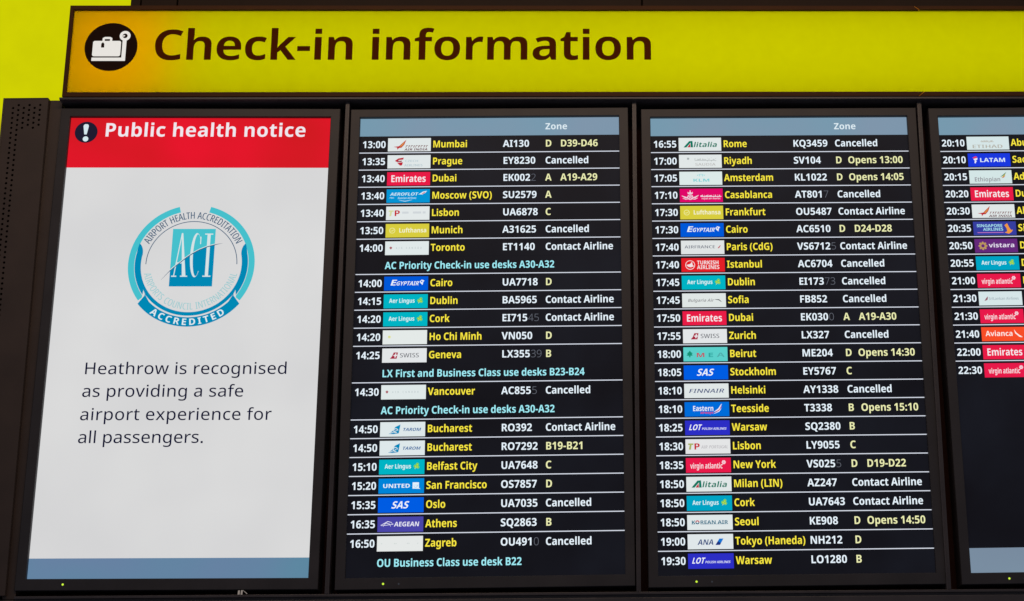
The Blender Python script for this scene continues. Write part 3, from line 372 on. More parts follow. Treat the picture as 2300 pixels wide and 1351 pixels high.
_glow = {}
def glow(rgb, sampled=False):
    """lit pixels of a screen: they give off light of this colour"""
    key = (tuple(rgb), sampled)
    if key in _glow: return _glow[key]
    m, nt, out = tree('lit_pixels')
    e = nt.nodes.new('ShaderNodeEmission')
    e.inputs[0].default_value = (lin(rgb[0]), lin(rgb[1]), lin(rgb[2]), 1)
    nt.links.new(e.outputs[0], out.inputs[0])
    m.cycles.emission_sampling = 'AUTO' if sampled else 'NONE'
    _glow[key] = m
    return m

def varied_glow(name, a, b, scale, detail=2.0, stretch=(1, 1, 1), gloss=0.0, sampled=False, lo=0.35, hi=0.65):
    """an unevenly backlit panel: emission wanders between two colours, with an optional matt sheen"""
    m, nt, out = tree(name)
    tc = nt.nodes.new('ShaderNodeTexCoord'); mp = nt.nodes.new('ShaderNodeMapping')
    mp.inputs['Scale'].default_value = stretch
    nz = nt.nodes.new('ShaderNodeTexNoise'); nz.inputs['Scale'].default_value = scale; nz.inputs['Detail'].default_value = detail
    rp = nt.nodes.new('ShaderNodeValToRGB')
    rp.color_ramp.elements[0].position = lo; rp.color_ramp.elements[1].position = hi
    rp.color_ramp.elements[0].color = (*[lin(v) for v in a], 1); rp.color_ramp.elements[1].color = (*[lin(v) for v in b], 1)
    nt.links.new(tc.outputs['Object'], mp.inputs[0]); nt.links.new(mp.outputs[0], nz.inputs[0]); nt.links.new(nz.outputs[0], rp.inputs[0])
    p = nt.nodes.new('ShaderNodeBsdfPrincipled')
    p.inputs['Base Color'].default_value = (0.004, 0.004, 0.005, 1)
    p.inputs['Roughness'].default_value = 0.42
    p.inputs['Specular IOR Level'].default_value = gloss
    p.inputs['Emission Strength'].default_value = 1
    nt.links.new(rp.outputs[0], p.inputs['Emission Color']); nt.links.new(p.outputs[0], out.inputs[0])
    m.cycles.emission_sampling = 'AUTO' if sampled else 'NONE'
    return m

def paint(name, rgb, rough=0.5, spec=0.35, grain=600.0, amount=0.25, bump=0.05, metal=0.0):
    """powder-coated metal or plastic: fine grain in colour, gloss and relief plus faint broad smudges"""
    m, nt, out = tree(name)
    tc = nt.nodes.new('ShaderNodeTexCoord')
    n1 = nt.nodes.new('ShaderNodeTexNoise'); n1.inputs['Scale'].default_value = grain; n1.inputs['Detail'].default_value = 2
    n2 = nt.nodes.new('ShaderNodeTexNoise'); n2.inputs['Scale'].default_value = 9; n2.inputs['Detail'].default_value = 4
    nt.links.new(tc.outputs['Object'], n1.inputs[0]); nt.links.new(tc.outputs['Object'], n2.inputs[0])
    ad = nt.nodes.new('ShaderNodeMath'); ad.operation = 'ADD'
    nt.links.new(n1.outputs[0], ad.inputs[0]); nt.links.new(n2.outputs[0], ad.inputs[1])
    mr = nt.nodes.new('ShaderNodeMapRange'); mr.inputs['From Min'].default_value = 0.6; mr.inputs['From Max'].default_value = 1.4
    mr.inputs['To Min'].default_value = 1 - amount; mr.inputs['To Max'].default_value = 1 + amount
    nt.links.new(ad.outputs[0], mr.inputs[0])
    mx = nt.nodes.new('ShaderNodeVectorMath'); mx.operation = 'SCALE'
    mx.inputs[0].default_value = rgb; nt.links.new(mr.outputs[0], mx.inputs['Scale'])
    p = nt.nodes.new('ShaderNodeBsdfPrincipled')
    p.inputs['Specular IOR Level'].default_value = spec; p.inputs['Metallic'].default_value = metal
    rr = nt.nodes.new('ShaderNodeMapRange'); rr.inputs['To Min'].default_value = rough - 0.1; rr.inputs['To Max'].default_value = rough + 0.1
    nt.links.new(n2.outputs[0], rr.inputs[0]); nt.links.new(rr.outputs[0], p.inputs['Roughness'])
    nt.links.new(mx.outputs[0], p.inputs['Base Color'])
    if bump:
        b = nt.nodes.new('ShaderNodeBump'); b.inputs['Strength'].default_value = bump; b.inputs['Distance'].default_value = 0.001
        nt.links.new(n1.outputs[0], b.inputs['Height']); nt.links.new(b.outputs[0], p.inputs['Normal'])
    nt.links.new(p.outputs[0], out.inputs[0])
    return m

def link(name, me, parent=None, loc=None, rot=None):
    o = bpy.data.objects.new(name, me); COL.objects.link(o)
    if parent: o.parent = parent
    if loc: o.location = loc
    if rot: o.rotation_euler = rot
    return o

def tag(o, label, cat, group=None):
    o['label'] = label; o['category'] = cat
    if group: o['group'] = group
    return o

def box_into(bm, x0, x1, y0, y1, z0, z1, bevel=0.0):
    r = bmesh.ops.create_cube(bm, size=1)
    for v in r['verts']:
        v.co = Vector(((x0 + x1) / 2 + v.co.x * (x1 - x0), (y0 + y1) / 2 + v.co.y * (y1 - y0), (z0 + z1) / 2 + v.co.z * (z1 - z0)))
    if bevel:
        es = list({e for v in r['verts'] for e in v.link_edges})
        bmesh.ops.bevel(bm, geom=es, offset=bevel, segments=2, affect='EDGES', profile=0.6)

def prism_into(bm, pts, y0, y1):
    """outline in x,z (counter-clockwise seen from the front) between depths y0 (front) and y1"""
    f = [bm.verts.new((x, y0, z)) for x, z in pts]; b = [bm.verts.new((x, y1, z)) for x, z in pts]
    bm.faces.new(f); bm.faces.new(b[::-1])
    n = len(pts)
    for i in range(n):
        bm.faces.new((f[i], b[i], b[(i + 1) % n], f[(i + 1) % n]))

def done(bm, name, mat, parent=None):
    me = bpy.data.meshes.new(name)
    bmesh.ops.recalc_face_normals(bm, faces=bm.faces)
    bm.to_mesh(me); bm.free(); me.materials.append(mat)
    return link(name, me, parent)

def box(name, mat, parent, x0, x1, y0, y1, z0, z1, bevel=0.0015):
    bm = bmesh.new(); box_into(bm, x0, x1, y0, y1, z0, z1, bevel)
    return done(bm, name, mat, parent)

# ------------------------------------------------------------------ lettering
def read_glyphs(text):
    table = {}
    for line in text.split('\n'):
        if not line: continue
        ch, rest = line[0], line[1:]
        parts = rest.split(';'); adv = float(parts[0]); loops = []
        for c in parts[1:]:
            raw = []
            for p in c.split(','):
                off = p.endswith('q'); x, y = p.rstrip('q').split(' ')
                raw.append((float(x), float(y), not off))
            full = []
            for i, p in enumerate(raw):                       # put back the implied on-curve points
                q = raw[(i + 1) % len(raw)]; full.append(p)
                if not p[2] and not q[2]: full.append(((p[0] + q[0]) / 2, (p[1] + q[1]) / 2, True))
            k = next(i for i, p in enumerate(full) if p[2]); full = full[k:] + full[:k]
            loop = []; i = 0
            while i < len(full):
                p = full[i]; loop.append((p[0], p[1]))
                q = full[(i + 1) % len(full)]
                if not q[2]:
                    r = full[(i + 2) % len(full)]
                    for s in (0.25, 0.5, 0.75):
                        loop.append(((1-s)**2*p[0] + 2*s*(1-s)*q[0] + s*s*r[0], (1-s)**2*p[1] + 2*s*(1-s)*q[1] + s*s*r[1]))
                    i += 2
                else: i += 1
            if ch in 'ij.:' and (ch in '.:' or min(q[1] for q in loop) > 560):      # square dots, as in the photograph
                xa, xb, ya, yb = min(q[0] for q in loop), max(q[0] for q in loop), min(q[1] for q in loop), max(q[1] for q in loop)
                xa, xb = xa + 0.05 * (xb - xa), xb - 0.05 * (xb - xa); yb = yb - 0.10 * (yb - ya)
                loop = [(xa, ya), (xa, yb), (xb, yb), (xb, ya)]
            loops.append(loop)
        area = lambda l: sum(a[0]*b[1] - b[0]*a[1] for a, b in zip(l, l[1:] + l[:1]))
        def inside(pt, l):
            c = False
            for (x1, y1), (x2, y2) in zip(l, l[1:] + l[:1]):
                if (y1 > pt[1]) != (y2 > pt[1]) and pt[0] < (x2 - x1) * (pt[1] - y1) / (y2 - y1) + x1: c = not c
            return c
        outer = [l for l in loops if area(l) < 0]; holes = [l for l in loops if area(l) > 0]
        tris = []
        for l in outer:
            mine = [h for h in holes if inside(h[0], l)]
            polys = [[Vector((x, y, 0)) for x, y in q] for q in [l] + mine]
            flat = [(v.x, v.y) for q in polys for v in q]
            tris.append((flat, [tuple(t) for t in tessellate_polygon(polys)]))
        table[ch] = (adv, tris)
    return table

FONT = {k: read_glyphs(v) for k, v in GLYPHS.items()}

class Flat:
    """flat shapes on a lit panel, in panel pixels (x right, y down), each with its colour and its layer"""
    def __init__(s): s.v = []; s.f = []; s.mi = []; s.mats = []; s.lay = []
    def slot(s, mat):
        if mat not in s.mats: s.mats.append(mat)
        return s.mats.index(mat)
    def add(s, pts, faces, mat, lay):
        b = len(s.v); k = s.slot(mat)
        s.v += pts; s.lay += [lay] * len(pts)
        for f in faces: s.f.append([b + i for i in f]); s.mi.append(k)
    def poly(s, pts, mat, lay=0): s.add(list(pts), [list(range(len(pts)))], mat, lay)
    def rect(s, x0, y0, x1, y1, mat, lay=0): s.poly([(x0, y0), (x1, y0), (x1, y1), (x0, y1)], mat, lay)
    def strip(s, a, b, mat, lay=0):
        n = len(a); s.add(list(a) + list(b), [[i, i + 1, n + i + 1, n + i] for i in range(n - 1)], mat, lay)
    def ring(s, cx, cy, r0, r1, a0, a1, mat, lay=0, n=48):
        t = [math.radians(a0 + (a1 - a0) * i / n) for i in range(n + 1)]
        s.strip([(cx + r1 * math.cos(q), cy - r1 * math.sin(q)) for q in t], [(cx + r0 * math.cos(q), cy - r0 * math.sin(q)) for q in t], mat, lay)
    def disc(s, cx, cy, rx, mat, lay=0, ry=None, n=40):
        ry = ry or rx
        s.poly([(cx + rx * math.cos(2*math.pi*i/n), cy - ry * math.sin(2*math.pi*i/n)) for i in range(n)], mat, lay)
    def rrect(s, x0, y0, x1, y1, r, mat, lay=0):
        p = []
        for cx, cy, a in ((x1-r, y0+r, 0), (x0+r, y0+r, 90), (x0+r, y1-r, 180), (x1-r, y1-r, 270)):
            for i in range(6):
                q = math.radians(a + i * 18); p.append((cx + r*math.cos(q), cy - r*math.sin(q)))
        s.poly(p, mat, lay)
    def line(s, pts, w, mat, lay=0):
        """stroke; w is one width or one per point"""
        n = len(pts); w = w if isinstance(w, (list, tuple)) else [w] * n; A = []; B = []
        for i, (x, y) in enumerate(pts):
            (xa, ya), (xb, yb) = pts[max(i-1, 0)], pts[min(i+1, n-1)]
            d = math.hypot(xb-xa, yb-ya) or 1; nx, ny = -(yb-ya)/d, (xb-xa)/d
            A.append((x + nx*w[i]/2, y + ny*w[i]/2)); B.append((x - nx*w[i]/2, y - ny*w[i]/2))
        s.strip(A, B, mat, lay)
    def text(s, t, x, base, cap, mat, font='B', sx=1.0, track=0.0, fit=None, slant=0.0, lay=0, bend=None, centre=False):
        F = FONT[font]; k = cap / 714.0
        nat = sum(F[c][0] for c in t) * k
        if fit is not None and track == 'fit': track = (fit - nat * sx) / max(len(t) - 1, 1)
        elif fit is not None: sx = fit / nat; track = 0
        if centre: x -= (nat * sx + track * (len(t) - 1)) / 2
        for c in t:
            adv, tris = F[c]
            mid = x + adv * k * sx / 2
            for flat, T in tris:
                pts = []
                for gx, gy in flat:
                    px, py = x + gx*k*sx + gy*k*slant, base - gy*k
                    if bend: px, py = bend(mid, px - mid, gy*k)
                    pts.append((px, py))
                s.add(pts, T, mat, lay)
            x += adv * k * sx + track
        return x
    def build(s, name, parent, to3d):
        me = bpy.data.meshes.new(name)
        me.from_pydata([to3d(x, y, l) for (x, y), l in zip(s.v, s.lay)], [], s.f)
        for m in s.mats: me.materials.append(m)
        me.polygons.foreach_set('material_index', s.mi); me.update()
        return link(name, me, parent)

# ------------------------------------------------------------------ materials
BEZEL = paint('black_plastic', (0.031, 0.029, 0.033), 0.5, 0.3, 900, 0.3, 0.06)
METAL = paint('dark_coated_metal', (0.044, 0.029, 0.023), 0.48, 0.4, 700, 0.3, 0.08)
RAIL = paint('dark_rail_metal', (0.048, 0.042, 0.046), 0.42, 0.35, 700, 0.3, 0.05)
SIGNFRAME = paint('dark_brown_sign_metal', (0.058, 0.022, 0.007), 0.65, 0.12, 700, 0.25, 0.05)
PANEL = paint('dark_brown_panel', (0.026, 0.016, 0.011), 0.7, 0.12, 500, 0.3, 0.06)
CAVITY = paint('black_cavity', (0.050, 0.018, 0.012), 0.8, 0.1, 300, 0.2, 0.0)
VINYL = paint('dark_brown_vinyl', (0.078, 0.015, 0.001), 0.8, 0.03, 900, 0.15, 0.0)
DISC = paint('near_black_vinyl', (0.018, 0.007, 0.004), 0.8, 0.06, 900, 0.15, 0.0)
LINER = paint('white_box_liner', (0.80, 0.80, 0.80), 0.7, 0.2, 200, 0.02, 0.0)
WHITE_MARK = paint('scuffed_white_paint', (0.86, 0.85, 0.78), 0.7, 0.2, 900, 0.35, 0.0)

LEAK_GLINT = paint('painted_light_leak', (0.75, 0.28, 0.02), 0.6, 0.2, 900, 0.1, 0.0)  # light leaking at the frame joint, put into the colour

def acrylic():
    m, nt, out = tree('yellow_acrylic')
    tc = nt.nodes.new('ShaderNodeTexCoord'); nz = nt.nodes.new('ShaderNodeTexNoise')
    nz.inputs['Scale'].default_value = 30; nz.inputs['Detail'].default_value = 6
    nt.links.new(tc.outputs['Object'], nz.inputs[0])
    rp = nt.nodes.new('ShaderNodeValToRGB')
    rp.color_ramp.elements[0].color = (0.86, 0.875, 0.0, 1); rp.color_ramp.elements[1].color = (0.94, 0.95, 0.0, 1)
    nt.links.new(nz.outputs[0], rp.inputs[0])
    t = nt.nodes.new('ShaderNodeBsdfTranslucent'); d = nt.nodes.new('ShaderNodeBsdfDiffuse')
    nt.links.new(rp.outputs[0], t.inputs[0])
    d.inputs[0].default_value = (0.30, 0.27, 0.0, 1)
    mx = nt.nodes.new('ShaderNodeMixShader'); mx.inputs[0].default_value = 0.15
    nt.links.new(t.outputs[0], mx.inputs[1]); nt.links.new(d.outputs[0], mx.inputs[2]); nt.links.new(mx.outputs[0], out.inputs[0])
    return m
ACRYLIC = acrylic()
YELLOW_WALL = varied_glow('backlit_yellow', (204, 204, 0), (209, 209, 0), 12, 5, sampled=True)
LCD_BLACK = varied_glow('dark_lcd', (14, 14, 20), (21, 23, 31), 3.2, 3, gloss=0.07)
LCD_WHITE = varied_glow('white_lcd', (212, 212, 213), (219, 219, 219), 3.0, 2, sampled=True)
LCD_RED = varied_glow('red_lcd', (205, 24, 30), (230, 20, 42), 3.0, 2, sampled=True)
BAR = varied_glow('steel_blue_lcd', (132, 147, 169), (114, 155, 175), 2.6, 1.5, sampled=True)
FOOT = varied_glow('slate_blue_lcd', (104, 128, 162), (88, 138, 160), 2.6, 1.5, sampled=True)
FOOT_PALE = varied_glow('pale_slate_lcd', (120, 138, 158), (124, 148, 166), 2.6, 1.5, sampled=True)
WHITE = glow((232, 244, 253)); YELLOW = glow((250, 232, 66)); CREAM = glow((236, 237, 178)); AQUA = glow((160, 236, 246))
RULE = glow((216, 222, 234)); GHOST = glow((96, 100, 110)); PLATE = glow((226, 234, 234)); HEAD = glow((222, 236, 243))

# ------------------------------------------------------------------ things behind the cabinet
tag(box('yellow_wall_panel', YELLOW_WALL, None, -2.6, 0.6, 0.30, 0.34, Z0 - 2.2, Z0 + 1.9, 0), 'plain glowing yellow wall panel behind the dark display cabinet', 'wall panel')
for x0, x1, lab in ((-0.2421, -0.2164, 'narrow dark end strip above the yellow sign, against the glowing yellow panel'),
                    (-0.2124, -0.1167, 'short dark brown panel above the sign, right of the narrow end strip'),
                    (-0.1127, 1.1615, 'long dark brown panel above the middle of the yellow sign'),
                    (1.1655, 2.75, 'dark brown panel above the right end of the yellow sign')):
    bm = bmesh.new(); box_into(bm, x0, x1, 0.10, 0.15, Z0 + 0.80, Z0 + 1.75, 0.002)
    box_into(bm, x0 + 0.01, x1 + 0.008, 0.151, 0.155, Z0 + 0.80, Z0 + 1.75)             # rear lip closing the joint
    tag(done(bm, 'bulkhead_panel', PANEL), lab, 'panel', 'dark panels above the yellow sign')

# ------------------------------------------------------------------ illuminated sign
TILT = -0.0030
SX0, SZ0, SY = -0.354, 0.6681, -0.022
sign = tag(link('illuminated_sign', None, None, (SX0, SY, Z0 + SZ0), (0, TILT, 0)),
           'long yellow backlit sign reading Check-in information with a suitcase pictogram', 'sign')
W_, H_, J = 3.05, 0.2357, 2.2605
me = bpy.data.meshes.new('sign_face')
me.from_pydata([(-0.004, 0, -0.012), (W_, 0, -0.012), (W_, 0, H_ + 0.009), (-0.004, 0, H_ + 0.009)], [], [(0, 1, 2, 3)]); me.materials.append(ACRYLIC)
link('sign_face', me, sign)
g = 0.0020                                                               # open mitre between the two frame sections
F0, F1 = -0.009, 0.1
bm = bmesh.new()                                                         # left frame section, mitred at the joint
prism_into(bm, [(-0.006, -0.0158), (0.003, -0.0036), (0.003, H_), (-0.006, 0.2470)], F0, F1)
prism_into(bm, [(-0.006, -0.0158), (J - 0.014 - g, -0.0158), (J - g, -0.0036), (0.003, -0.0036)], F0, F1)
prism_into(bm, [(0.003, H_), (J - g, H_), (J - 0.013 - g, 0.2470), (-0.006, 0.2470)], F0, F1)
done(bm, 'frame', SIGNFRAME, sign)
bm = bmesh.new()
prism_into(bm, [(J - 0.014 + g, -0.0158), (W_ + .01, -0.0158), (W_ + .01, -0.0036), (J + g, -0.0036)], F0, F1)
prism_into(bm, [(J + g, H_ + 0.0014), (W_ + .01, H_ + 0.0014), (W_ + .01, 0.2470), (J - 0.011 + g, 0.2470)], F0, F1)
done(bm, 'frame', SIGNFRAME, sign)
bm = bmesh.new()                                                         # orange strips painting the glint of sign light leaking through the mitres
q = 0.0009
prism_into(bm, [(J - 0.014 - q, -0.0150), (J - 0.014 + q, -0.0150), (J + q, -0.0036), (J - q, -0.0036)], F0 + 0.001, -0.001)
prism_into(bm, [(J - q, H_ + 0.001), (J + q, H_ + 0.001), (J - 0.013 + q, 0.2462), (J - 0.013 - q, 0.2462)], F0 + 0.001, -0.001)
done(bm, 'joint_glint', LEAK_GLINT, sign)
bm = bmesh.new()                                                         # white-lined tray behind the face
box_into(bm, 0.003, W_, 0.094, 0.099, -0.0036, H_)
box_into(bm, 0.0032, 0.0052, 0.003, 0.094, -0.0034, H_)
box_into(bm, 0.0052, W_, 0.003, 0.094, -0.0034, -0.0014)
box_into(bm, 0.0052, W_, 0.003, 0.094, H_ - 0.0022, H_ - 0.0002)
done(bm, 'tray', LINER, sign)
def strip_or_fill_lamp(x0, x1, z, power, rgb):
    d = bpy.data.lights.new('strip_or_fill_lamp', 'AREA'); d.shape = 'RECTANGLE'; d.size = x1 - x0; d.size_y = 0.012
    d.energy = power; d.color = rgb
    o = bpy.data.objects.new('strip_or_fill_lamp', d); COL.objects.link(o); o.parent = sign
    o.location = ((x0 + x1) / 2, 0.085, z); o.rotation_euler = (math.radians(-90), 0, 0)
for z in (0.045, 0.118, 0.191):
    strip_or_fill_lamp(0.26, W_ - 0.02, z, LAMP, (0.92, 1.0, 1.0))
    strip_or_fill_lamp(0.01, 0.25, z, WARM_FILL, (1.0, 0.32, 0.05))  # added short warm lights that turn the left end orange
def onface(x, y, l): return (x, -0.0012 - l * 0.0006, y)
for word, x, wide in (('Check-in', 0.2164, 0.5385), ('information', 0.7870, 0.7604)):
    s = Flat(); s.text(word, x, -0.0925, 0.0872, VINYL, 'S', sx=1.07, fit=wide, track='fit')
    s.build('lettering', sign, lambda x, y, l: onface(x, -y, l))
pict = Flat(); pict.disc(0.1082, 0.1300, 0.0695, DISC, 0, n=72)
pict = pict.build('pictogram', sign, onface)
ICON = glow((232, 228, 222))
ix = lambda x: x + 0.354
iz = lambda z: z - 0.6681
s = Flat()                                                               # suitcase with handle and a dark tag
s.rrect(ix(-0.2938), iz(0.7706), ix(-0.2200), iz(0.8153), 0.005, ICON, 1)
s.line([(ix(-0.2665), iz(0.8153)), (ix(-0.2665), iz(0.8225)), (ix(-0.2635), iz(0.8237)), (ix(-0.2500), iz(0.8237)), (ix(-0.2470), iz(0.8225)), (ix(-0.2470), iz(0.8153))], 0.0062, ICON, 1)
s.poly([(ix(-0.2717), iz(0.7957)), (ix(-0.2635), iz(0.7957)), (ix(-0.2636), iz(0.8070)), (ix(-0.2678), iz(0.8113)), (ix(-0.2717), iz(0.8070))], DISC, 2)
s.build('suitcase_symbol', pict, onface)
s = Flat()                                                               # scale: platform, post and dial
s.poly([(ix(-0.2944), iz(0.7574)), (ix(-0.2060), iz(0.7574)), (ix(-0.2060), iz(0.8220)), (ix(-0.2164), iz(0.8220)), (ix(-0.2164), iz(0.7670)), (ix(-0.2944), iz(0.7670))], ICON, 1)
s.ring(ix(-0.2108), iz(0.8297), 0.0066, 0.0143, 0, 360, ICON, 2)
s.line([(ix(-0.2160), iz(0.8285)), (ix(-0.2112), iz(0.8310))], [0.0050, 0.0022], ICON, 2)
s.build('scale_symbol', pict, onface)

# ------------------------------------------------------------------ display cabinet
cab = tag(link('display_cabinet', None, None, (-0.36, 0, Z0 - 0.85), (0, TILT, 0)),
          'dark metal display cabinet with a perforated left side holding four tall screens', 'cabinet')
cx = lambda x: x + 0.36
cz = lambda z: z + 0.85
XR = 2.70
box('back_panel', CAVITY, cab, cx(-0.50), cx(XR), 0.061, 0.075, cz(-0.84), cz(0.6484), 0)
box('top_rail', RAIL, cab, cx(-0.3605), cx(XR), -0.036, 0.060, cz(0.6418), cz(0.6480), 0.0012)
bm = bmesh.new()
box_into(bm, cx(-0.3605), cx(XR), -0.020, 0.060, cz(-0.6534), cz(-0.6470), 0.0012)
box_into(bm, cx(-0.3605), cx(XR), -0.012, 0.060, cz(-0.6605), cz(-0.6536), 0)
done(bm, 'bottom_rail', RAIL, cab)
box('apron', RAIL, cab, cx(-0.3605), cx(XR), -0.020, 0.060, cz(-0.85), cz(-0.6607), 0.0015)
for a, b in ((0.3832, 0.3937), (1.1368, 1.1478), (1.8922, 1.9036), (2.6480, 2.6590)):
    bm = bmesh.new()
    box_into(bm, cx(a), cx(b), -0.020, 0.058, cz(-0.6468), cz(0.6416), 0.0012)
    box_into(bm, cx((a + b) / 2 - 0.0012), cx((a + b) / 2 + 0.0012), -0.0212, -0.0195, cz(-0.6466), cz(0.6414), 0.0005)   # raised seam
    done(bm, 'mullion', RAIL, cab)
box('left_jamb', METAL, cab, cx(-0.3930), cx(-0.3612), -0.006, 0.060, cz(-0.6530), cz(0.6525), 0.0015)
# perforated side panel: a plate with real holes over a black backing
def perforated():
    bm = bmesh.new(); P = 0.0140; R0 = 0.0033; n = 12; zt = 0.6264
    xs = [-0.4832 + 0.01397 * i for i in range(6)]
    yF, yB = -0.020, -0.016
    def quad(x0, x1, z0, z1): bm.faces.new([bm.verts.new((cx(x), yF, cz(z))) for x, z in ((x0, z0), (x1, z0), (x1, z1), (x0, z1))])
    def holed(x0, x1, z0, z1):
        mx, mz, hx, hz = (x0+x1)/2, (z0+z1)/2, (x1-x0)/2, (z1-z0)/2; o = []; c = []; d = []
        for i in range(n):
            a = 2*math.pi*i/n + math.pi/4*0; ca, sa = math.cos(a), math.sin(a); q = max(abs(ca), abs(sa))
            o.append((mx + hx*ca/q, mz + hz*sa/q)); c.append((mx + R0*ca, mz + R0*sa))
        o = [bm.verts.new((cx(x), yF, cz(z))) for x, z in o]
        d = [bm.verts.new((cx(x), yB, cz(z))) for x, z in c]; c = [bm.verts.new((cx(x), yF, cz(z))) for x, z in c]
        cor = [bm.verts.new((cx(x), yF, cz(z))) for x, z in ((x1, z1), (x0, z1), (x0, z0), (x1, z0))]
        for i in range(n):
            j = (i+1) % n; bm.faces.new((o[i], o[j], c[j], c[i])); bm.faces.new((c[i], c[j], d[j], d[i]))
        for k, (i, j) in enumerate(((1, 2), (4, 5), (7, 8), (10, 11))): bm.faces.new((o[i], cor[k], o[j]))
    zb = -0.645
    for i, x in enumerate(xs):
        x0, x1 = x - 0.01397/2, x + 0.01397/2
        z = zt + P/2 if i % 2 else zt
        if i % 2 == 0: z = zt - P/2 - 0.0012 + P/2
        top = z + P/2; quad(x0, x1, top, 0.6520); k = 0
        rows = 90 if i in (0, 1) else 5
        while k < rows and top - P > zb:
            holed(x0, x1, top - P, top); top -= P; k += 1
        quad(x0, x1, zb, top)
    quad(-0.5085, xs[0] - 0.01397/2, zb, 0.6520); quad(xs[5] + 0.01397/2, -0.3935, zb, 0.6520)
    for x in (-0.5085, -0.3935):                                        # returned edges
        bm.faces.new([bm.verts.new((cx(x), y, cz(z))) for y, z in ((yF, zb), (0.055, zb), (0.055, 0.652), (yF, 0.652))])
    for z in (zb, 0.652):
        bm.faces.new([bm.verts.new((cx(x), y, cz(z))) for x, y in ((-0.5085, yF), (-0.3935, yF), (-0.3935, 0.055), (-0.5085, 0.055))])
    # hem round the plate
    box_into(bm, cx(-0.5105), cx(-0.5063), -0.0215, 0.050, cz(zb), cz(0.6535), 0.001)
    box_into(bm, cx(-0.5061), cx(-0.3937), -0.0212, 0.050, cz(0.6505), cz(0.6535), 0.001)
    o = done(bm, 'perforated_panel', METAL, cab)
    o.rotation_euler = (0, -0.0085, 0)
    o.location = (cx(-0.3935) - (cx(-0.3935) * math.cos(0.0085) - cz(0.652) * math.sin(0.0085)) , 0, cz(0.652) - (cx(-0.3935) * math.sin(0.0085) + cz(0.652) * math.cos(0.0085)))
    me = bpy.data.meshes.new('speaker_backing')
    me.from_pydata([(cx(x), -0.010, cz(z)) for x, z in ((-0.505, zb), (-0.396, zb), (-0.396, 0.65), (-0.505, 0.65))], [], [(0, 1, 2, 3)]); me.materials.append(CAVITY)
    link('speaker_backing', me, o)
perforated()
box('corner_foot', METAL, cab, cx(-0.62), cx(-0.3612), -0.010, 0.060, cz(-0.80), cz(-0.6540), 0.002)
s = Flat()                                                               # worn white mark on the lower rail
for q in ([(0.1748, -0.6442), (0.1755, -0.6346), (0.1798, -0.6339), (0.1798, -0.6442)], [(0.1818, -0.6442), (0.1825, -0.6339), (0.1868, -0.6337), (0.1862, -0.6446)],
          [(0.1866, -0.6338), (0.1878, -0.6337), (0.1982, -0.6418), (0.1966, -0.6430)]):
    s.poly([(cx(x), cz(z) - 0.0028) for x, z in q], WHITE_MARK)
s.build('painted_mark', cab, lambda x, y, l: (x, -0.0212, y))

# ------------------------------------------------------------------ monitors
S, ASP = 0.68, 16 / 9
PX = S / 1080
BASE_Y = 1965
def onscreen(x, y, l):
    return ((x / 1080 - 0.5) * S, -0.0004 - l * 0.0003, (BASE_Y - y) * PX)

def monitor(name, mx, mz, roll, label, group):
    """Empty at the middle of the bottom edge; screen pixels run 0..1080 and 0..1920"""
    c = Vector((mx * S, 0, Z0 + mz * S))
    down = (BASE_Y - 960) * PX
    root = link(name, None, None, (c.x + down * math.sin(roll), 0, c.z - down * math.cos(roll)), (0, -roll, 0))
    tag(root, label, 'monitor', group)
    bm = bmesh.new()
    def loop(x0, y0, x1, y1, d): return [bm.verts.new(((x / 1080 - .5) * S, d, (BASE_Y - y) * PX)) for x, y in ((x0, y1), (x1, y1), (x1, y0), (x0, y0))]
    rings = [loop(0, 0, 1080, 1920, 0.0006), loop(0, 0, 1080, 1920, -0.0112), loop(-2, -2, 1082, 1922, -0.0124),
             loop(-37, -34, 1117, 1963, -0.0124), loop(-39, -36, 1119, 1965, -0.0112), loop(-39, -36, 1119, 1965, 0.050)]
    for a, b in zip(rings, rings[1:]):
        for i in range(4): bm.faces.new((a[i], a[(i+1) % 4], b[(i+1) % 4], b[i]))
    bm.faces.new(rings[-1])
    done(bm, 'bezel', BEZEL, root)
    return root

def light_spot(root, x, y, name='status_light', mat=None, r=4.2):
    s = Flat(); s.disc(x, y, r, mat or glow((214, 255, 70)), n=16)
    s.build(name, root, lambda a, b, l: ((a / 1080 - .5) * S, -0.0130, (BASE_Y - b) * PX))

ROW = 75.85
def row_top(k): return 79 + ROW * k

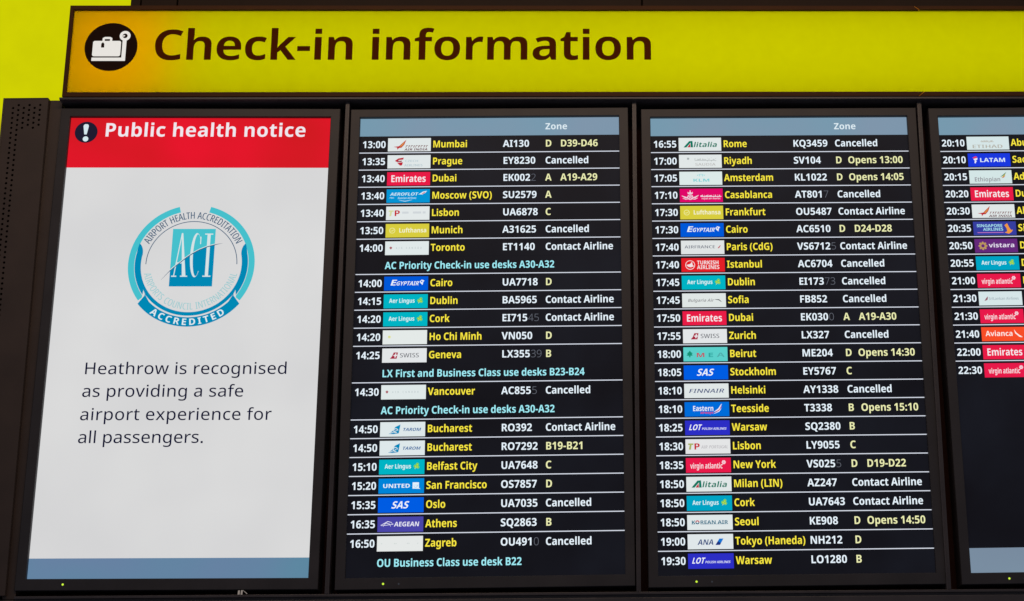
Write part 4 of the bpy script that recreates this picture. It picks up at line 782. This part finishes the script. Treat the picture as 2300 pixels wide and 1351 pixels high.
LIGHT_TEXT = dict(sx=0.905)
def flight_row(root, k, time, logo, place, flight, zone, ghost=None, rule=True):
    y = row_top(k); base = y + 52.3
    s = Flat(); s.rect(0, y + 1.2, 1080, y + ROW - 1.2, LCD_BLACK, 1)
    if rule: s.rect(0, y + ROW - 3.4, 1080, y + ROW + 0.4, RULE, 2)
    row = s.build('flight_row', root, onscreen)
    s = Flat(); s.text(time, 10.5, base, 30.5, WHITE, sx=0.885, lay=3); s.build('departure_time', row, onscreen)
    s = Flat(); airline(s, logo, 117, y + 9); s.build('airline_logo', row, onscreen)
    if place:
        s = Flat(); s.text(place, 302.5, base - 0.5, 30.5, YELLOW, sx=0.832, lay=3); s.build('destination', row, onscreen)
    if flight:
        s = Flat(); x = s.text(flight, 595, base - 0.5, 30.5, WHITE, sx=0.915, lay=3)
        if ghost: s.text(ghost, x + 1, base - 0.5, 30.5, GHOST, 'L', sx=0.95, lay=3)
        s.build('flight_number', row, onscreen)
    if zone:
        s = Flat(); pale = zone[0]
        if isinstance(zone, str): s.text(zone, 771, base - 0.5, 30.5, WHITE, sx=0.885, lay=3)
        else:
            s.text(zone[0][1], zone[0][0], base - 0.5, 30.5, CREAM, sx=0.9, lay=3)
        s.build('check_in_status' if isinstance(zone, str) else 'check_in_zone', row, onscreen)
        for xx, t in (zone[1:] if not isinstance(zone, str) else ()):
            s = Flat(); s.text(t, xx, base - 0.5, 30.5, CREAM, sx=0.9, lay=3); s.build('check_in_desk', row, onscreen)

def advice(root, k, t, last=False):
    y = row_top(k)
    s = Flat(); s.rect(0, y + 1.2, 1080, y + ROW - 1.2, LCD_BLACK, 1)
    if not last: s.rect(0, y + ROW - 3.4, 1080, y + ROW + 0.4, RULE, 2)
    s.text(t, 117.5, y + 52.3, 30.5, AQUA, sx=0.842, lay=3)
    s.build('advice_line', root, onscreen)

def departures(root, rows, zone_head=True, foot=False):
    s = Flat(); s.rect(0, 0, 1080, 1920, LCD_BLACK); s.build('screen', root, onscreen)
    s = Flat(); s.rect(0, 0, 1080, 79, BAR, 1); h = s.build('header_bar', root, onscreen)
    s = Flat(); s.text('Zone', 771, 53, 28, HEAD, sx=0.97, lay=2); s.build('heading', h, onscreen)
    n = len(rows)
    for k, r in enumerate(rows):
        nxt = rows[k + 1] if k + 1 < n else None
        if isinstance(r, str): advice(root, k, r, nxt is None)
        else: flight_row(root, k, *r, rule=nxt is not None and not isinstance(nxt, str))
    if foot:
        s = Flat(); s.rect(0, 1821, 1080, 1920, FOOT_PALE, 1); s.build('footer_bar', root, onscreen)
    light_spot(root, 147, 1944)
    light_spot(root, 207, 1945, 'sensor_window', glow((52, 54, 60)), 3.6)  # unlit sensor; its grey is painted as a faint glow

def Z(a, b=None): return [(771, a)] + ([(823 if b.startswith('Opens') else 834, b)] if b else [])
CA, CAN = 'Contact Airline', 'Cancelled'
AC = 'AC Priority Check-in use desks A30-A32'
GRP = 'departure monitors in the display cabinet'
m2 = monitor('flight_monitor', 1.1223, 0.0027, math.radians(0.569), 'check-in monitor listing 13:00 Mumbai to 16:50 Zagreb, right beside the red-topped notice screen', GRP)
departures(m2, [
    ('13:00', 'air_india', 'Mumbai', 'AI130', Z('D', 'D39-D46')), ('13:35', 'czech', 'Prague', 'EY8230', CAN),
    ('13:40', 'emirates', 'Dubai', 'EK002', Z('A', 'A19-A29'), '2'), ('13:40', 'aeroflot', 'Moscow (SVO)', 'SU2579', Z('A')),
    ('13:40', 'tap_faint', 'Lisbon', 'UA6878', Z('C')), ('13:50', 'lufthansa', 'Munich', 'A31625', CAN),
    ('14:00', 'air_canada', 'Toronto', 'ET1140', CA), AC,
    ('14:00', 'egyptair', 'Cairo', 'UA7718', Z('D')), ('14:15', 'aer_lingus', 'Dublin', 'BA5965', CA),
    ('14:20', 'aer_lingus', 'Cork', 'EI715', CA, '45'), ('14:20', 'vietnam', 'Ho Chi Minh', 'VN050', Z('D')),
    ('14:25', 'swiss', 'Geneva', 'LX355', Z('B'), '39'), 'LX First and Business Class use desks B23-B24',
    ('14:30', 'air_canada', 'Vancouver', 'AC855', CAN, '5'), AC,
    ('14:50', 'tarom', 'Bucharest', 'RO392', CA), ('14:50', 'tarom', 'Bucharest', 'RO7292', Z('B19-B21')),
    ('15:10', 'aer_lingus', 'Belfast City', 'UA7648', Z('C')), ('15:20', 'united', 'San Francisco', 'OS7857', Z('D')),
    ('15:35', 'sas', 'Oslo', 'UA7035', CAN), ('16:35', 'aegean', 'Athens', 'SQ2863', Z('B')),
    ('16:50', 'croatia', 'Zagreb', 'OU491', CAN, '0'), 'OU Business Class use desk B22'])
m3 = monitor('flight_monitor', 2.2430, 0.0052, math.radians(0.453), 'check-in monitor listing 16:55 Rome to 19:30 Warsaw, with rows down its full height', GRP)
departures(m3, [
    ('16:55', 'alitalia', 'Rome', 'KQ3459', CAN), ('17:00', 'saudia', 'Riyadh', 'SV104', Z('D', 'Opens 13:00')),
    ('17:05', 'klm', 'Amsterdam', 'KL1022', Z('D', 'Opens 14:05')), ('17:10', 'maroc', 'Casablanca', 'AT801', CAN, '7'),
    ('17:30', 'lufthansa', 'Frankfurt', 'OU5487', CA), ('17:30', 'egyptair', 'Cairo', 'AC6510', Z('D', 'D24-D28')),
    ('17:40', 'air_france', 'Paris (CdG)', 'VS6712', CA, '5'), ('17:40', 'turkish', 'Istanbul', 'AC6704', CAN),
    ('17:45', 'aer_lingus', 'Dublin', 'EI173', CAN, '73'), ('17:45', 'bulgaria', 'Sofia', 'FB852', CAN),
    ('17:50', 'emirates', 'Dubai', 'EK030', Z('A', 'A19-A30'), '0'), ('17:55', 'swiss', 'Zurich', 'LX327', CAN),
    ('18:00', 'mea', 'Beirut', 'ME204', Z('D', 'Opens 14:30')), ('18:05', 'sas', 'Stockholm', 'EY5767', Z('C')),
    ('18:10', 'finnair', 'Helsinki', 'AY1338', CAN), ('18:10', 'eastern', 'Teesside', 'T3338', Z('B', 'Opens 15:10')),
    ('18:25', 'lot', 'Warsaw', 'SQ2380', Z('B')), ('18:30', 'tap', 'Lisbon', 'LY9055', Z('C')),
    ('18:35', 'virgin', 'New York', 'VS025', Z('D', 'D19-D22'), '5'), ('18:50', 'alitalia', 'Milan (LIN)', 'AZ247', CA),
    ('18:50', 'aer_lingus_blue', 'Cork', 'UA7643', CA), ('18:50', 'korean', 'Seoul', 'KE908', Z('D', 'Opens 14:50')),
    ('19:00', 'ana', 'Tokyo (Haneda)', 'NH212', Z('D')), ('19:30', 'lot', 'Warsaw', 'LO1280', Z('B'))])
m4 = monitor('flight_monitor', 3.3664, 0.0129, math.radians(0.613), 'check-in monitor at the right edge, its list ending at 22:30 above blank dark screen', GRP)
departures(m4, [
    ('20:10', 'etihad', 'Abu Dhabi', None, None), ('20:10', 'latam', 'Sao Paulo', None, None), ('20:15', 'ethiopian', 'Addis Ababa', None, None),
    ('20:20', 'emirates', 'Dubai', None, None), ('20:30', 'air_india', 'Ahmedabad', None, None), ('20:35', 'singapore', 'Singapore', None, None),
    ('20:50', 'vistara', 'Delhi', None, None), ('20:55', 'aer_lingus_blue', 'Dublin', None, None), ('21:00', 'virgin', 'Lagos', None, None),
    ('21:30', 'srilankan', None, None, None), ('21:30', 'virgin', None, None, None), ('21:40', 'avianca', None, None, None),
    ('22:00', 'emirates', None, None, None), ('22:30', 'virgin', None, None, None)], foot=True)

# the notice screen
m1 = monitor('notice_monitor', 0, 0, 0, 'white notice screen with a red Public health notice banner and a teal accreditation seal', None)
s = Flat(); s.rect(0, 0, 1080, 1920, LCD_WHITE); s.build('screen', m1, onscreen)
s = Flat(); s.rect(0, 0, 1080, 221.5, LCD_RED, 1); ban = s.build('red_banner', m1, onscreen)
def words(parent, name, t, x, base, cap, mat, font, sx, fit, lay):
    k = cap / 714 * sx; nat = sum(FONT[font][c][0] for c in t) * k; tr = (fit - nat) / (len(t) - 1)
    for wd in t.split(' '):
        s = Flat(); x = s.text(wd, x, base, cap, mat, font, sx=sx, track=tr, lay=lay); s.build(name, parent, onscreen)
        x += FONT['B'][' '][0] * k + tr
words(ban, 'heading', 'Public health notice', 141, 83, 60, glow((240, 231, 238)), 'B', 0.98, 838, 2)
s = Flat(); s.disc(67, 64, 47, glow((32, 28, 48)), 2, n=56)
XW = glow((214, 232, 238))
s.poly([(65 - 5, 74), (65 - 11, 38), (65 - 10, 32), (65 - 5, 28), (65 + 5, 28), (65 + 10, 32), (65 + 11, 38), (65 + 5, 74)], XW, 3); s.disc(67, 94, 11.5, XW, 3)
s.build('warning_symbol', ban, onscreen)
s = Flat(); s.rect(0, 1839, 1080, 1920, FOOT, 1); s.build('footer_bar', m1, onscreen)
INK = glow((12, 16, 50))
page = link('message_text', None, m1)
for t, b, w in (('Heathrow is recognised', 1104, 812), ('as providing a safe', 1197, 643), ('airport experience for', 1292, 758), ('all passengers.', 1384.5, 498)):
    words(page, 'word', t, 144, b, 48.5, INK, 'T', 1.05, w, 1)
light_spot(m1, 144, 1942)

CX, CY = 541.5, 642.0
TEAL, BLUE, NAVY, FAINT, PAGE = glow((70, 192, 204)), glow((0, 136, 180)), glow((44, 84, 116)), glow((160, 203, 208)), LCD_WHITE
s = Flat()
s.ring(CX, CY, 231, 256, 104.5, 217, TEAL, 1, 60); s.ring(CX, CY, 231, 256, 75.5, -37, TEAL, 1, 60)
seal = s.build('accreditation_seal', m1, onscreen)
s = Flat()                                                               # inner ribbon with rounded upper ends
s.ring(CX, CY, 204, 229, 168, 372, BLUE, 2, 90)
for sg in (1, -1):
    t = [168 - i * 1.5 for i in range(8)]; ro = [229.0 + 0.6*i for i in range(8)]; ri = [204, 205, 206.5, 208.5, 211.5, 215.5, 221, 231]
    P = lambda a, r: (CX + sg * r * math.cos(math.radians(a)), CY - r * math.sin(math.radians(a)))
    s.strip([P(a, r) for a, r in zip(t, ro)], [P(a, r) for a, r in zip(t, ri)], BLUE, 2)
s.build('inner_ribbon', seal, onscreen)
s = Flat()                                                               # swallow-tailed banner with a page-coloured outline
def arc(r, a0, a1, n=40): return [(CX + r * math.cos(math.radians(a0 + (a1-a0)*i/n)), CY - r * math.sin(math.radians(a0 + (a1-a0)*i/n))) for i in range(n + 1)]
s.strip(arc(219, 215.5, 324.5), arc(271, 219, 321), PAGE, 3)
s.strip(arc(226, 217, 323), arc(265, 219.5, 320.5), BLUE, 4)
for sg in (1, -1):
    M = lambda x, y: (CX - sg * (CX - x), y)
    s.poly([M(356, 752), M(350, 803), M(322, 808), M(352, 832), M(392, 836)], PAGE, 3)
    s.poly([M(363, 769), M(359, 808), M(338, 811), M(372, 846), M(392, 820)], BLUE, 4)
def bend_low(r):                                                         # letters standing on a circle, tops towards its centre
    def f(mid, dx, h):
        a = (mid - CX) / r; rr = r - h
        return (CX + rr * math.sin(a) + dx * math.cos(a), CY + rr * math.cos(a) - dx * math.sin(a))
    return f
def bend_high(r):
    def f(mid, dx, h):
        a = (mid - CX) / r; rr = r + h
        return (CX + rr * math.sin(a) + dx * math.cos(a), CY - rr * math.cos(a) + dx * math.sin(a))
    return f
s.text('ACCREDITED', CX - 165, 0, 27, glow((224, 236, 240)), sx=1.05, fit=326, track='fit', bend=bend_low(258.5), lay=5)
s.build('banner', seal, onscreen)
s = Flat(); s.text('AIRPORT HEALTH ACCREDITATION', CX - 220, 0, 29, NAVY, 'C', sx=1.0, fit=441, track='fit', bend=bend_high(196.5), lay=1)
s.ring(CX, CY, 182.6, 185.6, 0, 180, NAVY, 1, 80); s.build('upper_ring_text', seal, onscreen)
s = Flat(); s.text('AIRPORTS COUNCIL INTERNATIONAL', CX - 262, 0, 28, FAINT, 'C', sx=1.0, fit=524, track='fit', bend=bend_low(193), lay=1); s.build('lower_ring_text', seal, onscreen)
s = Flat()                                                               # square emblem split by a rising curve
curve = [(424, 709), (440, 690), (457, 670), (475, 653), (493, 637), (517, 616), (541, 598), (570, 581), (600, 568), (631, 559), (648, 555), (664, 552)]
s.poly([(457, 490), (631, 490)] + [(631, 559), (600, 568), (570, 581), (541, 598), (517, 616), (493, 637), (475, 653), (457, 670)], TEAL, 1)
s.poly([(457, 670), (475, 653), (493, 637), (517, 616), (541, 598), (570, 581), (600, 568), (631, 559), (631, 737), (457, 737)], BLUE, 1)
AW = glow((214, 226, 228))
s.poly([(494, 508), (500, 508), (521, 692), (506, 692)], AW, 2); s.poly([(494, 508), (497, 518), (475, 692), (471, 692)], AW, 2)
s.rect(479, 634, 511, 639, AW, 2); s.rect(463, 691, 484, 696, AW, 2); s.rect(499, 691, 528, 696, AW, 2)
n = 28                                                                   # narrow C: a crescent of two arcs
t = [math.radians(48 + (312 - 48) * i / n) for i in range(n + 1)]
s.strip([(557 + 23*math.cos(q), 603 - 95*math.sin(q)) for q in t], [(561 + 15.5*math.cos(q), 603 - 90*math.sin(q)) for q in t], AW, 2)
s.rect(571, 524, 575, 556, AW, 2)
s.rect(599, 510, 612, 696, AW, 2); s.rect(589, 510, 622, 515, AW, 2); s.rect(589, 691, 622, 696, AW, 2)
s.line(curve, [0.4, 1.5, 2.5, 3.4, 4, 4.2, 4.2, 4, 3.6, 3, 1.6, 0.4], NAVY, 3)
s.line([(x, y - 3.4) for x, y in curve[2:10]], 3.2, AW, 3)
s.build('letter_emblem', seal, onscreen)
